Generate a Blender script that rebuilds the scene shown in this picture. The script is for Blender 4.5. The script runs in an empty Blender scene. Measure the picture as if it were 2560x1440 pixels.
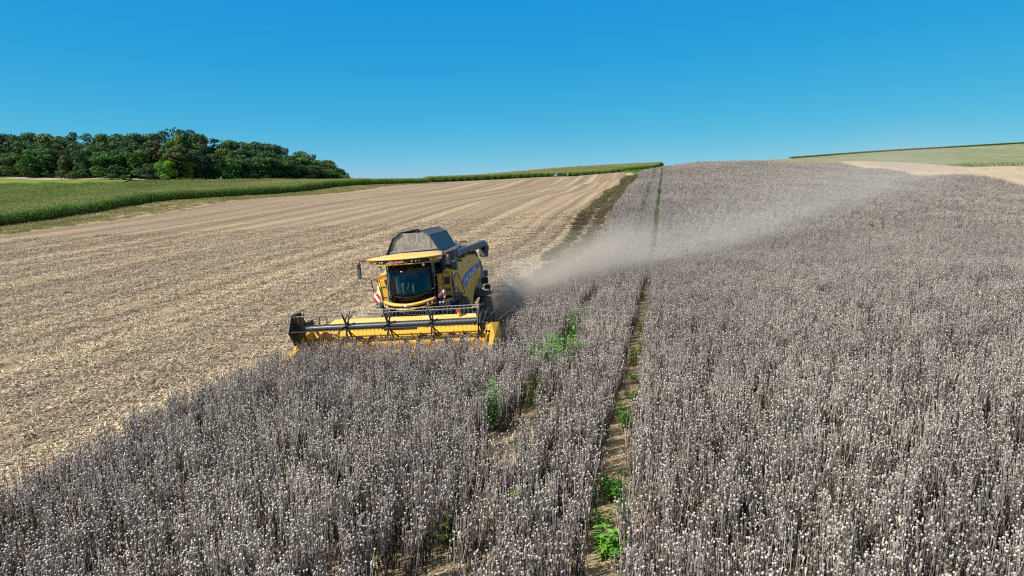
import bpy, bmesh, math, random
import numpy as np
from mathutils import Vector, Matrix
sc = bpy.context.scene
C = sc.collection
R = math.radians

# ---------------------------------------------------------------- camera, sky, sun, exposure
cam_d = bpy.data.cameras.new("camera"); cam_d.sensor_width = 36; cam_d.lens = 24.0
cam_d.clip_start = 0.1; cam_d.clip_end = 6000
cam = bpy.data.objects.new("camera", cam_d); C.objects.link(cam)
cam.location = (0, 0, 7); cam.rotation_euler = (R(90 - 9.152), 0, 0)
sc.camera = cam
SUN_AZ, SUN_EL = R(-112), R(41)          # clockwise from +Y (view direction): from the left, a little behind the camera
W = bpy.data.worlds.new("World"); sc.world = W; W.use_nodes = True
wn = W.node_tree; wn.nodes.clear()
sky = wn.nodes.new("ShaderNodeTexSky"); sky.sky_type = 'NISHITA'; sky.sun_disc = False
sky.sun_elevation = SUN_EL; sky.sun_rotation = SUN_AZ
sky.altitude = 200; sky.air_density = 0.5; sky.dust_density = 0.05; sky.ozone_density = 5.0
bg = wn.nodes.new("ShaderNodeBackground"); bg.inputs['Strength'].default_value = 0.12
wo = wn.nodes.new("ShaderNodeOutputWorld")
# gentle per-channel response so the clear sky keeps an even, deep blue like a polarised drone camera records
sp = wn.nodes.new("ShaderNodeSeparateColor"); cmb = wn.nodes.new("ShaderNodeCombineColor"); wn.links.new(sky.outputs[0], sp.inputs[0])
SKYC = ((1.75, .89, .0101), (.48, 1.66, .187), (.08, 4.27, .435))     # exponent, raw value at the top of the frame, wanted value there
for i, (ex, raw, want) in enumerate(SKYC):
    pw = wn.nodes.new("ShaderNodeMath"); pw.operation = 'POWER'; pw.inputs[1].default_value = ex; wn.links.new(sp.outputs[i], pw.inputs[0])
    ml = wn.nodes.new("ShaderNodeMath"); ml.operation = 'MULTIPLY'; ml.inputs[1].default_value = want/(raw**ex)/.12; wn.links.new(pw.outputs[0], ml.inputs[0]); wn.links.new(ml.outputs[0], cmb.inputs[i])
# pale neutral sky added above the frame by elevation to cut blue fill light
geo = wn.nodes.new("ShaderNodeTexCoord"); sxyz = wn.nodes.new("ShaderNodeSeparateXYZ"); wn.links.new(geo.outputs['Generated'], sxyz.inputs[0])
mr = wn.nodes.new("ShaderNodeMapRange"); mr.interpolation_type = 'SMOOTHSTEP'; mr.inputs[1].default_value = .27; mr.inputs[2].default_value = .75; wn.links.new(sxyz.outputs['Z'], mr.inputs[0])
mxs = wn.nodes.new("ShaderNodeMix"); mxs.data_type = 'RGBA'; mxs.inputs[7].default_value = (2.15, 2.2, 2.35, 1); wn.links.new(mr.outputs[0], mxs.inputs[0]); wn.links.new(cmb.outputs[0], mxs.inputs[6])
# faint wisps of high cloud low in the sky
cmp_ = wn.nodes.new("ShaderNodeMapping"); cmp_.inputs['Scale'].default_value = (5, 5, 55); wn.links.new(geo.outputs['Generated'], cmp_.inputs[0])
cn = wn.nodes.new("ShaderNodeTexNoise"); cn.inputs['Scale'].default_value = 1.0; cn.inputs['Detail'].default_value = 5; wn.links.new(cmp_.outputs[0], cn.inputs['Vector'])
cr = wn.nodes.new("ShaderNodeMapRange"); cr.inputs[1].default_value = .72; cr.inputs[2].default_value = .85; cr.inputs[4].default_value = .16; wn.links.new(cn.outputs[0], cr.inputs[0])
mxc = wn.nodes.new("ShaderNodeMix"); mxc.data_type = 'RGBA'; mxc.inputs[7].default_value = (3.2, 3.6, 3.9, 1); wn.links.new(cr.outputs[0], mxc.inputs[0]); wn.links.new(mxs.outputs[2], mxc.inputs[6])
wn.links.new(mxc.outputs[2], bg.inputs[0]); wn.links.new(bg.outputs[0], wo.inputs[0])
sd = bpy.data.lights.new("sun", 'SUN'); sd.energy = 4.9; sd.angle = R(0.53); sd.color = (1.0, 0.90, 0.77)
so = bpy.data.objects.new("sun", sd); C.objects.link(so)
to_sun = Vector((math.sin(SUN_AZ)*math.cos(SUN_EL), math.cos(SUN_AZ)*math.cos(SUN_EL), math.sin(SUN_EL)))
so.rotation_euler = to_sun.to_track_quat('Z', 'Y').to_euler(); so.location = (-60, -20, 80)
sc.view_settings.view_transform = 'Standard'; sc.view_settings.look = 'None'
sc.view_settings.exposure = 0.7; sc.view_settings.gamma = 1.0
sc.render.engine = 'CYCLES'
sc.cycles.max_bounces = 6; sc.cycles.diffuse_bounces = 3; sc.cycles.transparent_max_bounces = 12; sc.cycles.volume_bounces = 1
sc.cycles.use_denoising = False
sc.cycles.filter_width = 1.2

# ---------------------------------------------------------------- terrain
CP = np.array([(-9.7,17.2,-0.19),(-8.2,24.0,-0.19),(-6.2,32.8,-0.19),(-6.1,16.4,0.15),(-4.6,23.2,0.15),(-2.6,32.0,0.15),(-2.5,15.6,0.49),(-1.0,22.4,0.49),(0.9,31.2,0.49),(0.0,0.1,1.00),(-9.1,2.7,0.20),(-17.4,11.7,-0.45),(-14.1,26.3,-0.50),(8.0,6.1,1.50),(18.2,24.3,1.90),(18.9,13.9,2.00),(10.4,-1.6,1.90),(-3.8,-16.9,1.00),(-22.8,-12.7,-0.20),(16.3,-21.4,2.20),(4.9,49.8,0.30),(10.3,74.2,1.45),(15.7,98.6,3.40),(27.2,150.3,5.90),(37.3,196.2,7.10),(43.8,225.5,7.20),(16.5,77.9,2.30),(22.3,104.3,4.50),(32.7,151.2,7.50),(38.8,178.5,8.70),(43.1,198.0,9.10),(49.6,227.3,9.40),(48.6,166.1,9.20),(52.9,185.6,9.90),(58.3,210.0,10.30),(64.8,295.6,8.50),(37.2,73.3,2.90),(58.3,266.4,7.00),(83.4,260.8,10.00),(98.6,329.1,9.50),(33.6,36.2,2.10),(63.9,172.9,10.00),(73.7,216.8,11.00),(72.7,98.0,4.49),(81.4,138.0,5.68),(90.4,180.0,8.15),(98.5,225.0,11.25),(110.8,150.0,9.31),(123.5,210.0,11.18),(120.5,255.0,12.95),(88.8,120.0,7.00),(308.5,420.0,27.23),(239.7,430.0,23.59),(178.3,430.0,18.73),(169.5,230.0,13.54),(182.1,310.0,15.63),(389.8,420.0,31.94),(651.1,700.0,38.74),(514.8,700.0,35.98),(390.8,700.0,28.08),(290.4,700.0,22.93),(180.0,600.0,17.25),(270.3,900.0,14.70),(114.5,900.0,9.57),(531.3,950.0,25.92),(699.8,950.0,36.68),(-93.8,900.0,-0.72),(-354.8,900.0,-5.88),(-668.4,900.0,-11.04),(-682.4,700.0,-7.03),(145.5,700.0,13.78),(-21.4,27.7,-0.50),(-32.5,42.7,-0.65),(-49.0,65.0,-0.75),(-69.2,92.3,-0.85),(-82.7,110.5,-0.85),(-65.7,128.0,0.74),(-73.2,143.0,1.83),(-48.8,205.0,3.13),(-53.5,225.0,4.04),(-42.0,330.0,4.74),(24.3,350.0,7.80),(43.3,250.0,8.85),(-15.0,92.0,1.43),(-11.5,70.0,0.71),(1.3,115.0,3.37),(9.9,85.0,2.84),(0.6,48.0,0.99),(40.8,228.0,8.43),(-176.4,238.0,3.07),(-153.1,236.0,2.95),(-133.9,236.0,3.08),(-109.1,248.0,3.57),(-176.5,270.0,6.69),(-210.9,285.0,8.14),(-124.9,260.0,5.96),(-71.2,300.0,3.84),(-146.3,258.0,6.56),(-50.0,480.0,5.25),(37.4,540.0,12.39),(103.3,560.0,15.54),(50.9,400.0,8.83),(87.2,420.0,12.46),(-131.9,600.0,-0.71),(-295.7,400.0,10.42),(-165.1,420.0,6.20),(-129.3,140.0,-4.79),(-255.8,280.0,7.80),(112.8,120.0,4.09)])
_sc = 100.0
def _fit(p, lam=1e-3):
    xy = p[:, :2]/_sc; n = len(p); r2 = ((xy[:, None]-xy[None])**2).sum(-1)
    K = .5*r2*np.log(r2+1e-12)+lam*np.eye(n); Q = np.c_[np.ones(n), xy]
    return xy, np.linalg.solve(np.block([[K, Q], [Q.T, np.zeros((3, 3))]]), np.r_[p[:, 2], 0, 0, 0])
_xy, _w = _fit(CP)
def T(x, y):
    x = np.asarray(x, float)/_sc; y = np.asarray(y, float)/_sc
    o = _w[-3]+_w[-2]*x+_w[-1]*y
    for i, (a, b) in enumerate(_xy):
        r2 = (x-a)**2+(y-b)**2; o = o+_w[i]*.5*r2*np.log(r2+1e-12)
    return o
# field coordinates: s across the rows, t along them, origin below the reel of the combine
A = R(12.5); CA, SA = math.cos(A), math.sin(A)
OX, OY, OZ = -4.3798, 24.1733, 0.152
def XY(s, t): s = np.asarray(s, float); t = np.asarray(t, float); return OX+s*CA+t*SA, OY-s*SA+t*CA
def ST(x, y): dx = np.asarray(x, float)-OX; dy = np.asarray(y, float)-OY; return dx*CA-dy*SA, dx*SA+dy*CA
def in_view(x, y, pad=5.0, back=-2.0):
    return (y > back) & (np.abs(x) < 0.78*np.maximum(y, 0)+pad)

# ---------------------------------------------------------------- helpers: objects and tags
def link(o): C.objects.link(o); return o
def tag(o, label=None, cat=None, group=None, kind=None):
    if label: o['label'] = label
    if cat: o['category'] = cat
    if group: o['group'] = group
    if kind: o['kind'] = kind
    return o
def empty(name, loc=(0, 0, 0), rz=0.0):
    o = link(bpy.data.objects.new(name, None)); o.location = loc; o.rotation_euler = (0, 0, rz); o.empty_display_size = .3; return o
def mesh_np(name, V, F, mats=(), col=None, fm=None, smooth=False):
    """V (n,3); F list of (k,3|4) int arrays; col (n,3) point colour"""
    me = bpy.data.meshes.new(name)
    V = np.asarray(V, np.float32); F = [np.asarray(f, np.int32) for f in F if len(f)]
    loops = np.concatenate([f.ravel() for f in F]); tot = np.concatenate([np.full(len(f), f.shape[1]) for f in F])
    st = np.r_[0, np.cumsum(tot)[:-1]]
    me.vertices.add(len(V)); me.vertices.foreach_set("co", V.ravel())
    me.loops.add(len(loops)); me.loops.foreach_set("vertex_index", loops.astype(np.int32))
    me.polygons.add(len(tot)); me.polygons.foreach_set("loop_start", st.astype(np.int32)); me.polygons.foreach_set("loop_total", tot.astype(np.int32))
    if fm is not None: me.polygons.foreach_set("material_index", np.asarray(fm, np.int32))
    if smooth: me.polygons.foreach_set("use_smooth", np.ones(len(tot), bool))
    if col is not None:
        a = me.attributes.new("tint", 'FLOAT_COLOR', 'POINT')
        a.data.foreach_set("color", np.c_[col, np.ones(len(col))].astype(np.float32).ravel())
    for m in mats: me.materials.append(m)
    me.update(calc_edges=True); me.validate()
    return me

# ---------------------------------------------------------------- helpers: materials
class NT:
    def __init__(s, name):
        s.m = bpy.data.materials.new(name); s.m.use_nodes = True; s.t = s.m.node_tree
        s.p = s.t.nodes['Principled BSDF']; s.out = s.t.nodes['Material Output']
    def n(s, typ, **kw):
        x = s.t.nodes.new(typ)
        for k, v in kw.items():
            if k.startswith('i_'): x.inputs[k[2:].replace('_', ' ')].default_value = v
            else: setattr(x, k, v)
        return x
    def l(s, a, b): s.t.links.new(a, b)
    def coord(s, rot=0.0, scale=(1, 1, 1)):
        g = s.n('ShaderNodeNewGeometry'); mp = s.n('ShaderNodeMapping'); mp.inputs['Rotation'].default_value = (0, 0, rot); mp.inputs['Scale'].default_value = scale
        if rot == 0: s.l(g.outputs['Position'], mp.inputs['Vector'])
        else:
            m0 = s.n('ShaderNodeMapping'); m0.inputs['Rotation'].default_value = (0, 0, rot); mp.inputs['Rotation'].default_value = (0, 0, 0)
            s.l(g.outputs['Position'], m0.inputs['Vector']); s.l(m0.outputs[0], mp.inputs['Vector'])
        return mp.outputs[0]
    def noise(s, vec, scale, detail=4, rough=.6, dist=0):
        x = s.n('ShaderNodeTexNoise'); x.inputs['Scale'].default_value = scale; x.inputs['Detail'].default_value = detail
        x.inputs['Roughness'].default_value = rough; x.inputs['Distortion'].default_value = dist
        if vec is not None: s.l(vec, x.inputs['Vector'])
        return x.outputs['Fac']
    def ramp(s, fac, stops):
        r = s.n('ShaderNodeValToRGB'); e = r.color_ramp.elements
        while len(e) > len(stops): e.remove(e[-1])
        while len(e) < len(stops): e.new(0.5)
        for el, (p, c) in zip(e, stops):
            el.position = p; el.color = (*c, 1) if not isinstance(c, (int, float)) else (c, c, c, 1)
        s.l(fac, r.inputs[0]); return r.outputs[0]
    def mix(s, fac, a, b, mode='MIX'):
        x = s.n('ShaderNodeMix', data_type='RGBA', blend_type=mode)
        for sock, v in ((x.inputs[0], fac), (x.inputs[6], a), (x.inputs[7], b)):
            if hasattr(v, 'is_output'): s.l(v, sock)
            else: sock.default_value = v if isinstance(v, (int, float)) else (*v, 1)
        return x.outputs[2]
    def bump(s, fac, strength=.5, dist=.05):
        b = s.n('ShaderNodeBump'); b.inputs['Strength'].default_value = strength; b.inputs['Distance'].default_value = dist
        s.l(fac, b.inputs['Height']); s.l(b.outputs[0], s.p.inputs['Normal'])
    def done(s, col, rough=.85, spec=.2, metal=0):
        if hasattr(col, 'is_output'): s.l(col, s.p.inputs['Base Color'])
        else: s.p.inputs['Base Color'].default_value = (*col, 1)
        s.p.inputs['Roughness'].default_value = rough; s.p.inputs['Specular IOR Level'].default_value = spec; s.p.inputs['Metallic'].default_value = metal
        return s.m

def plant_mat(name, var=.35, scale=.25, transl=.0, rough=.8, tintA=(1, 1, 1), tintB=(1, 1, 1)):
    """tint point colour, varied over the field by a slow noise"""
    k = NT(name); a = k.n('ShaderNodeAttribute', attribute_name='tint')
    nz = k.noise(k.coord(), scale, 3)
    v = k.ramp(nz, [(.3, tuple((1-var)*c for c in tintA)), (.7, tuple((1+var)*c for c in tintB))])
    col = k.mix(1.0, a.outputs['Color'], v, 'MULTIPLY')
    m = k.done(col, rough, .15)
    if transl > 0:
        tr = k.n('ShaderNodeBsdfTranslucent'); k.l(col, tr.inputs[0]); mx = k.n('ShaderNodeMixShader'); mx.inputs[0].default_value = transl
        k.l(k.p.outputs[0], mx.inputs[1]); k.l(tr.outputs[0], mx.inputs[2]); k.l(mx.outputs[0], k.out.inputs[0])
    return m

# ---------------------------------------------------------------- ground sheets
def grid_sheet(name, Sv, Tv, mat, dz=0.0, rect=None, kind='structure'):
    """grid over field coordinates; rect(S,T) may move the grid points"""
    S, TT = np.meshgrid(Sv, Tv, indexing='ij')
    if rect: S, TT = rect(S, TT)
    x, y = XY(S, TT); z = T(x, y)+dz
    V = np.stack([x, y, z], -1).reshape(-1, 3); n, m = S.shape
    i = np.arange((n-1)*m).reshape(n-1, m)[:, :-1].ravel()
    F = np.stack([i, i+m, i+m+1, i+1], 1)
    o = link(bpy.data.objects.new(name, mesh_np(name, V, [F], [mat], smooth=True))); o['kind'] = kind; return o
def quad_sheet(name, pts, nu, nv, mat, dz=0.0):
    """bilinear patch between four plan corners (x,y)"""
    a, b, c, d = [np.array(p, float) for p in pts]; u = np.linspace(0, 1, nu)[:, None, None]; v = np.linspace(0, 1, nv)[None, :, None]
    Pq = (a*(1-u)+b*u)*(1-v)+(d*(1-u)+c*u)*v
    x, y = Pq[..., 0], Pq[..., 1]; V = np.stack([x, y, T(x, y)+dz], -1).reshape(-1, 3)
    i = np.arange((nu-1)*nv).reshape(nu-1, nv)[:, :-1].ravel(); F = np.stack([i, i+nv, i+nv+1, i+1], 1)
    o = link(bpy.data.objects.new(name, mesh_np(name, V, [F], [mat], smooth=True))); o['kind'] = 'structure'; return o

def far_end(s):      # far headland of the stubble field
    return np.interp(s, [-103, -42, -18, -6, 0, 3.7], [291, 324, 278, 226, 209, 207])
def stubble_material():
    k = NT("stubble")
    v = k.coord(A)
    band = k.noise(k.coord(A, (.30, .006, 0)), 1.0, 3, .55)
    band2 = k.noise(k.coord(A, (.9, .008, 0)), 1.0, 2, .5)
    fine = k.noise(k.coord(A, (1.0, .6, 1)), 2.6, 7, .75, .6)
    straw = k.noise(k.coord(A, (1.0, .45, 1)), 11, 4, .7, 1.0)
    big = k.noise(v, .06, 3)
    c = k.ramp(straw, [(.33, (.07, .056, .042)), (.45, (.225, .187, .142)), (.57, (.385, .33, .25)), (.72, (.60, .535, .42))])
    c2 = k.ramp(fine, [(.3, (.70, .66, .62)), (.7, (1.12, 1.1, 1.06))])
    c = k.mix(1, c, c2, 'MULTIPLY')
    bb = k.mix(.45, band, band2)
    c = k.mix(1, c, k.ramp(bb, [(.37, (.60, .575, .575)), (.48, (.84, .82, .815)), (.56, (1.08, 1.06, 1.01)), (.62, (1.28, 1.25, 1.15))]), 'MULTIPLY')
    c = k.mix(1, c, k.ramp(big, [(.3, (.9, .9, .9)), (.7, (1.08, 1.06, 1.02))]), 'MULTIPLY')
    k.bump(k.mix(.5, straw, fine), .8, .12)
    return k.done(c, .9, .1)
M_stubble = stubble_material()
def soil_material(name, dark, light, sc1=4.0):
    k = NT(name); f = k.noise(k.coord(), sc1, 8, .7); g = k.noise(k.coord(), .3, 3)
    c = k.ramp(f, [(.3, dark), (.65, light)]); c = k.mix(1, c, k.ramp(g, [(.3, (.85, .85, .85)), (.7, (1.1, 1.1, 1.1))]), 'MULTIPLY')
    k.bump(f, .9, .08); return k.done(c, .95, .1)
M_soil = soil_material("dry_soil", (.20, .155, .10), (.47, .385, .255))
M_ground = soil_material("open_ground", (.07, .10, .03), (.16, .17, .07), .8)
def grass_material(name, a, b, c, sc1=1.5, stretch=(1, 1, 1)):
    k = NT(name); f = k.noise(k.coord(A, stretch), sc1, 6, .7); g = k.noise(k.coord(A, (stretch[0]*.5, stretch[1]*.2, 1)), .12, 3)
    q = k.ramp(f, [(.3, a), (.5, b), (.72, c)]); q = k.mix(1, q, k.ramp(g, [(.3, (.8, .85, .8)), (.7, (1.2, 1.1, 1.05))]), 'MULTIPLY')
    k.bump(f, .7, .2); return k.done(q, .9, .1)
M_margin = grass_material("margin_grass", (.17, .19, .06), (.25, .26, .10), (.33, .31, .15), 2.0)
M_meadow = grass_material("meadow_grass", (.05, .13, .02), (.08, .20, .03), (.13, .25, .05), 1.2)
M_pale = grass_material("pale_grass", (.13, .165, .09), (.18, .205, .12), (.24, .25, .165), .5, (1, .3, 1))
M_tan = grass_material("mown_straw", (.25, .213, .16), (.33, .287, .22), (.40, .352, .275), 1.5, (1, .15, 1))
M_lime = grass_material("lime_grass", (.09, .15, .03), (.12, .19, .035), (.17, .235, .055), .9)

grid_sheet("ground", np.r_[-900:-300:40, -300:300:12, 300:901:40], np.r_[-60:320:10, 320:600:20, 600:1101:50], M_ground, -.35)
ts = np.r_[-45:0:1.5, 0:40:1.5, 40:100:3, 100:330.1:6]
def stub_rect(S, TT):
    fe = far_end(S); k = (TT-TT.min())/(TT.max()-TT.min()); return S, np.where(TT < 150, TT, 150+(TT-150)/(TT.max()-150)*(fe-150))
grid_sheet("stubble_field", np.r_[-103:-80:4, -80:-30:2.5, -30:-3.5:1.06, -3.5], ts, M_stubble, 0.0, stub_rect)
grid_sheet("harvested_swath", np.linspace(-3.5, 3.7, 9), np.r_[0:60:1.5, 60:212:4], M_stubble, 0.0, lambda S, TT: (S, np.minimum(TT, far_end(S))))
grid_sheet("field_soil", np.r_[-5:62:1.5], np.r_[-45:60:1.5, 60:214:4], M_soil, -.04)
grid_sheet("grass_margin", np.r_[-96, -92, -88, -84, -80, -77.5], np.r_[-60:300:4], M_margin, -.03)
grid_sheet("far_meadow", np.r_[-60:60:4], np.r_[205:440:6], M_meadow, -.12)
grid_sheet("hill_meadow", np.r_[55:460:9], np.r_[40:620:9], M_pale, -.10)
grid_sheet("mown_field", np.linspace(0, 1, 12), np.r_[40:254:4], M_tan, .03, lambda S, TT: (61.5+S*np.interp(TT, [40, 209, 253], [25, 25, 13]), TT))
quad_sheet("pasture", [(-330, 225), (-142, 225), (-142, 262), (-330, 300)], 30, 14, M_lime, -.08)
quad_sheet("dry_strip", [(-200, 270), (-108, 250), (-108, 262), (-200, 288)], 24, 6, M_tan, .02)

# ---------------------------------------------------------------- ground cover by instancing (stuff)
def scatter(name, protos, pts, idx, rot, scl, label, cat, kind='stuff'):
    col = bpy.data.collections.new(name+"_patches")
    for i, me in enumerate(protos):
        o = bpy.data.objects.new("%s_patch_%02d" % (name, i), me); col.objects.link(o)
    me = bpy.data.meshes.new(name); me.vertices.add(len(pts)); me.vertices.foreach_set("co", np.asarray(pts, np.float32).ravel())
    a = me.attributes.new("idx", 'INT', 'POINT'); a.data.foreach_set("value", np.asarray(idx, np.int32))
    a = me.attributes.new("rot", 'FLOAT_VECTOR', 'POINT'); a.data.foreach_set("vector", np.asarray(rot, np.float32).ravel())
    a = me.attributes.new("scl", 'FLOAT_VECTOR', 'POINT'); a.data.foreach_set("vector", np.asarray(scl, np.float32).ravel())
    o = link(bpy.data.objects.new(name, me)); tag(o, label, cat, None, kind)
    g = bpy.data.node_groups.new(name, 'GeometryNodeTree')
    g.interface.new_socket("Geometry", in_out='INPUT', socket_type='NodeSocketGeometry'); g.interface.new_socket("Geometry", in_out='OUTPUT', socket_type='NodeSocketGeometry')
    N = g.nodes; gi = N.new('NodeGroupInput'); go = N.new('NodeGroupOutput'); ip = N.new('GeometryNodeInstanceOnPoints'); ci = N.new('GeometryNodeCollectionInfo')
    ci.inputs['Collection'].default_value = col; ci.inputs['Separate Children'].default_value = True; ci.inputs['Reset Children'].default_value = True
    ip.inputs['Pick Instance'].default_value = True
    def attr(nm, ty):
        x = N.new('GeometryNodeInputNamedAttribute'); x.data_type = ty; x.inputs['Name'].default_value = nm; return x.outputs['Attribute']
    L = g.links.new
    L(gi.outputs[0], ip.inputs['Points']); L(ci.outputs[0], ip.inputs['Instance']); L(attr("idx", 'INT'), ip.inputs['Instance Index'])
    e2r = N.new('FunctionNodeEulerToRotation'); L(attr("rot", 'FLOAT_VECTOR'), e2r.inputs[0]); L(e2r.outputs[0], ip.inputs['Rotation'])
    L(attr("scl", 'FLOAT_VECTOR'), ip.inputs['Scale']); L(ip.outputs[0], go.inputs[0])
    md = o.modifiers.new("scatter", 'NODES'); md.node_group = g
    return o

class Cloud:
    """collects vertices, faces and tints of one patch of plants"""
    def __init__(s): s.V = []; s.Q = []; s.Tr = []; s.K = []; s.n = 0
    def add(s, v, q=(), t=(), k=(1, 1, 1)):
        v = np.asarray(v, float); s.V.append(v); kk = np.asarray(k, float); s.K.append(np.broadcast_to(kk, v.shape) if kk.ndim == 1 else kk)
        if len(q): s.Q.append(np.asarray(q)+s.n)
        if len(t): s.Tr.append(np.asarray(t)+s.n)
        s.n += len(v)
    def stem(s, pts, rads, k, sides=3):
        pts = np.asarray(pts, float); m = len(pts); a = np.arange(sides)*2*np.pi/sides
        ring = np.stack([np.cos(a), np.sin(a), 0*a], -1)
        v = (pts[:, None]+ring[None]*np.asarray(rads)[:, None, None]).reshape(-1, 3)
        q = [(i*sides+j, i*sides+(j+1) % sides, (i+1)*sides+(j+1) % sides, (i+1)*sides+j) for i in range(m-1) for j in range(sides)]
        s.add(v, q, (), k)
    def strip(s, pts, side, wid, k, k2=None):
        pts = np.asarray(pts, float); side = np.asarray(side, float); m = len(pts); w = np.asarray(wid)[:, None]
        v = np.concatenate([pts-side*w, pts+side*w]); q = [(i, i+1, m+i+1, m+i) for i in range(m-1)]
        s.add(v, q, (), k)
    def lathe(s, c, axis, prof, k, sides=6):
        c = np.asarray(c, float); ax = np.asarray(axis, float); ax /= np.linalg.norm(ax)
        u = np.cross(ax, (1, 0, 0)) if abs(ax[0]) < .9 else np.cross(ax, (0, 1, 0)); u /= np.linalg.norm(u); w = np.cross(ax, u)
        a = np.arange(sides)*2*np.pi/sides; ring = np.cos(a)[:, None]*u+np.sin(a)[:, None]*w
        v = np.concatenate([c+ax*h+ring*r for h, r in prof]); m = len(prof)
        q = [(i*sides+j, i*sides+(j+1) % sides, (i+1)*sides+(j+1) % sides, (i+1)*sides+j) for i in range(m-1) for j in range(sides)]
        s.add(v, q, (), k)
    def mesh(s, name, mat):
        F = []
        if s.Q: F.append(np.concatenate(s.Q))
        if s.Tr: F.append(np.concatenate(s.Tr))
        return mesh_np(name, np.concatenate(s.V), F, [mat], np.concatenate(s.K))

rng = np.random.default_rng(7)
# ---- dry poppies
M_poppy = plant_mat("dry_poppy", .16, .22, 0.0, .85, (1.0, .97, 1.0), (1.0, 1.0, .98))
def poppy_patch(name, seed, n, lod, size=1.0):
    r = np.random.default_rng(seed); c = Cloud()
    for i in range(n):
        if i % 4 == 0: cl = (r.random(2)-.5)*size*1.05; ch = r.normal(1.06, .10); cs = r.uniform(.25, 1.35)
        x, y = cl+r.normal(0, .055, 2); h = ch*r.uniform(.8, 1.1); lean = r.normal(0, .075, 2)
        tone = cs*r.uniform(.75, 1.25); base = np.array([x, y, 0]); top = np.array([x+lean[0], y+lean[1], h])
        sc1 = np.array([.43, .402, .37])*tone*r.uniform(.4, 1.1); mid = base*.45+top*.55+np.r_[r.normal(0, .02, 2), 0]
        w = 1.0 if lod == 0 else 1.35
        c.stem([base, mid, top], [.007*w, .0055*w, .0035*w], np.repeat([sc1*.22, sc1*.75, sc1], 3, 0))  # stem darkened towards its foot: painted shade for the gaps between plants
        heads = [top]
        for b in range(r.choice([0, 1, 1, 2])):
            z = r.uniform(.45, .75); p0 = base+(top-base)*z; a = r.uniform(0, 6.28); d = r.uniform(.05, .13)
            p1 = p0+np.array([math.cos(a)*d, math.sin(a)*d, h*(r.uniform(.82, 1.02)-z)]); pm = (p0+p1)/2+np.array([math.cos(a)*.02, math.sin(a)*.02, -.02])
            c.stem([p0, pm, p1], [.0035*w, .003*w, .0025*w], sc1); heads.append(p1)
        for p in heads:
            ax = np.r_[r.normal(0, .22, 2), 1]; q = r.uniform(.6, 1.0)*(1 if lod == 0 else 1.12); g = r.choice([.28, .5, .7, .85, 1.0])*r.uniform(.85, 1.1)
            hk = np.array([.58, .55, .515])*g
            if lod == 0:
                c.lathe(p, ax, [(-.004*q, .004), (.004*q, .0155*q), (.014*q, .0195*q), (.022*q, .012*q), (.023*q, .018*q), (.027*q, .016*q), (.028*q, .0005)],
                        np.repeat([hk*.75, hk*.9, hk, hk*.6, hk*1.12, hk*1.15, hk*1.15], 6, 0))
            else:
                c.lathe(p, ax, [(-.004*q, .004), (.016*q, .019*q), (.033*q, .014*q), (.034*q, .0005)], np.repeat([hk*.75, hk*.95, hk*1.1, hk*1.15], 5, 0), 5)
        for b in range(r.integers(5, 9) if lod == 0 else 4):
            z = r.uniform(.1, .9); p0 = base+(top-base)*z; a = r.uniform(0, 6.28); L = r.uniform(.07, .16)*(1.15-.5*z); dr = np.array([math.cos(a), math.sin(a), 0])
            pts = [p0, p0+dr*L*.35+np.array([0, 0, .01]), p0+dr*L*.55-np.array([0, 0, L*.5]), p0+dr*L*.5-np.array([0, 0, L*1.0])]
            lk = np.array([.31, .285, .258])*r.choice([.25, .5, .9, 1.3])*r.uniform(.8, 1.2)*(1 if z > .6 else .3)  # low leaves tinted dark, shade of the crop's depth put into the colour
            c.strip(pts, np.array([-dr[1], dr[0], r.normal(0, .5)]), [.005, .012, .010, .003], lk)
    return c.mesh(name, M_poppy)
TRK = (8.75, 6.25)            # wheel tracks in the crop
def crop_mask(s, t):
    e = .12*np.sin(t*1.7)+.1*np.sin(t*.53+1)
    m = (s > -3.62+e+.42*np.exp(-((t+.9)/1.1)**2)) & (t < -.12)
    m |= (s > 3.72+e*.8) & (t < 206+.0*s)
    m &= s < 61.5
    return m
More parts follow.
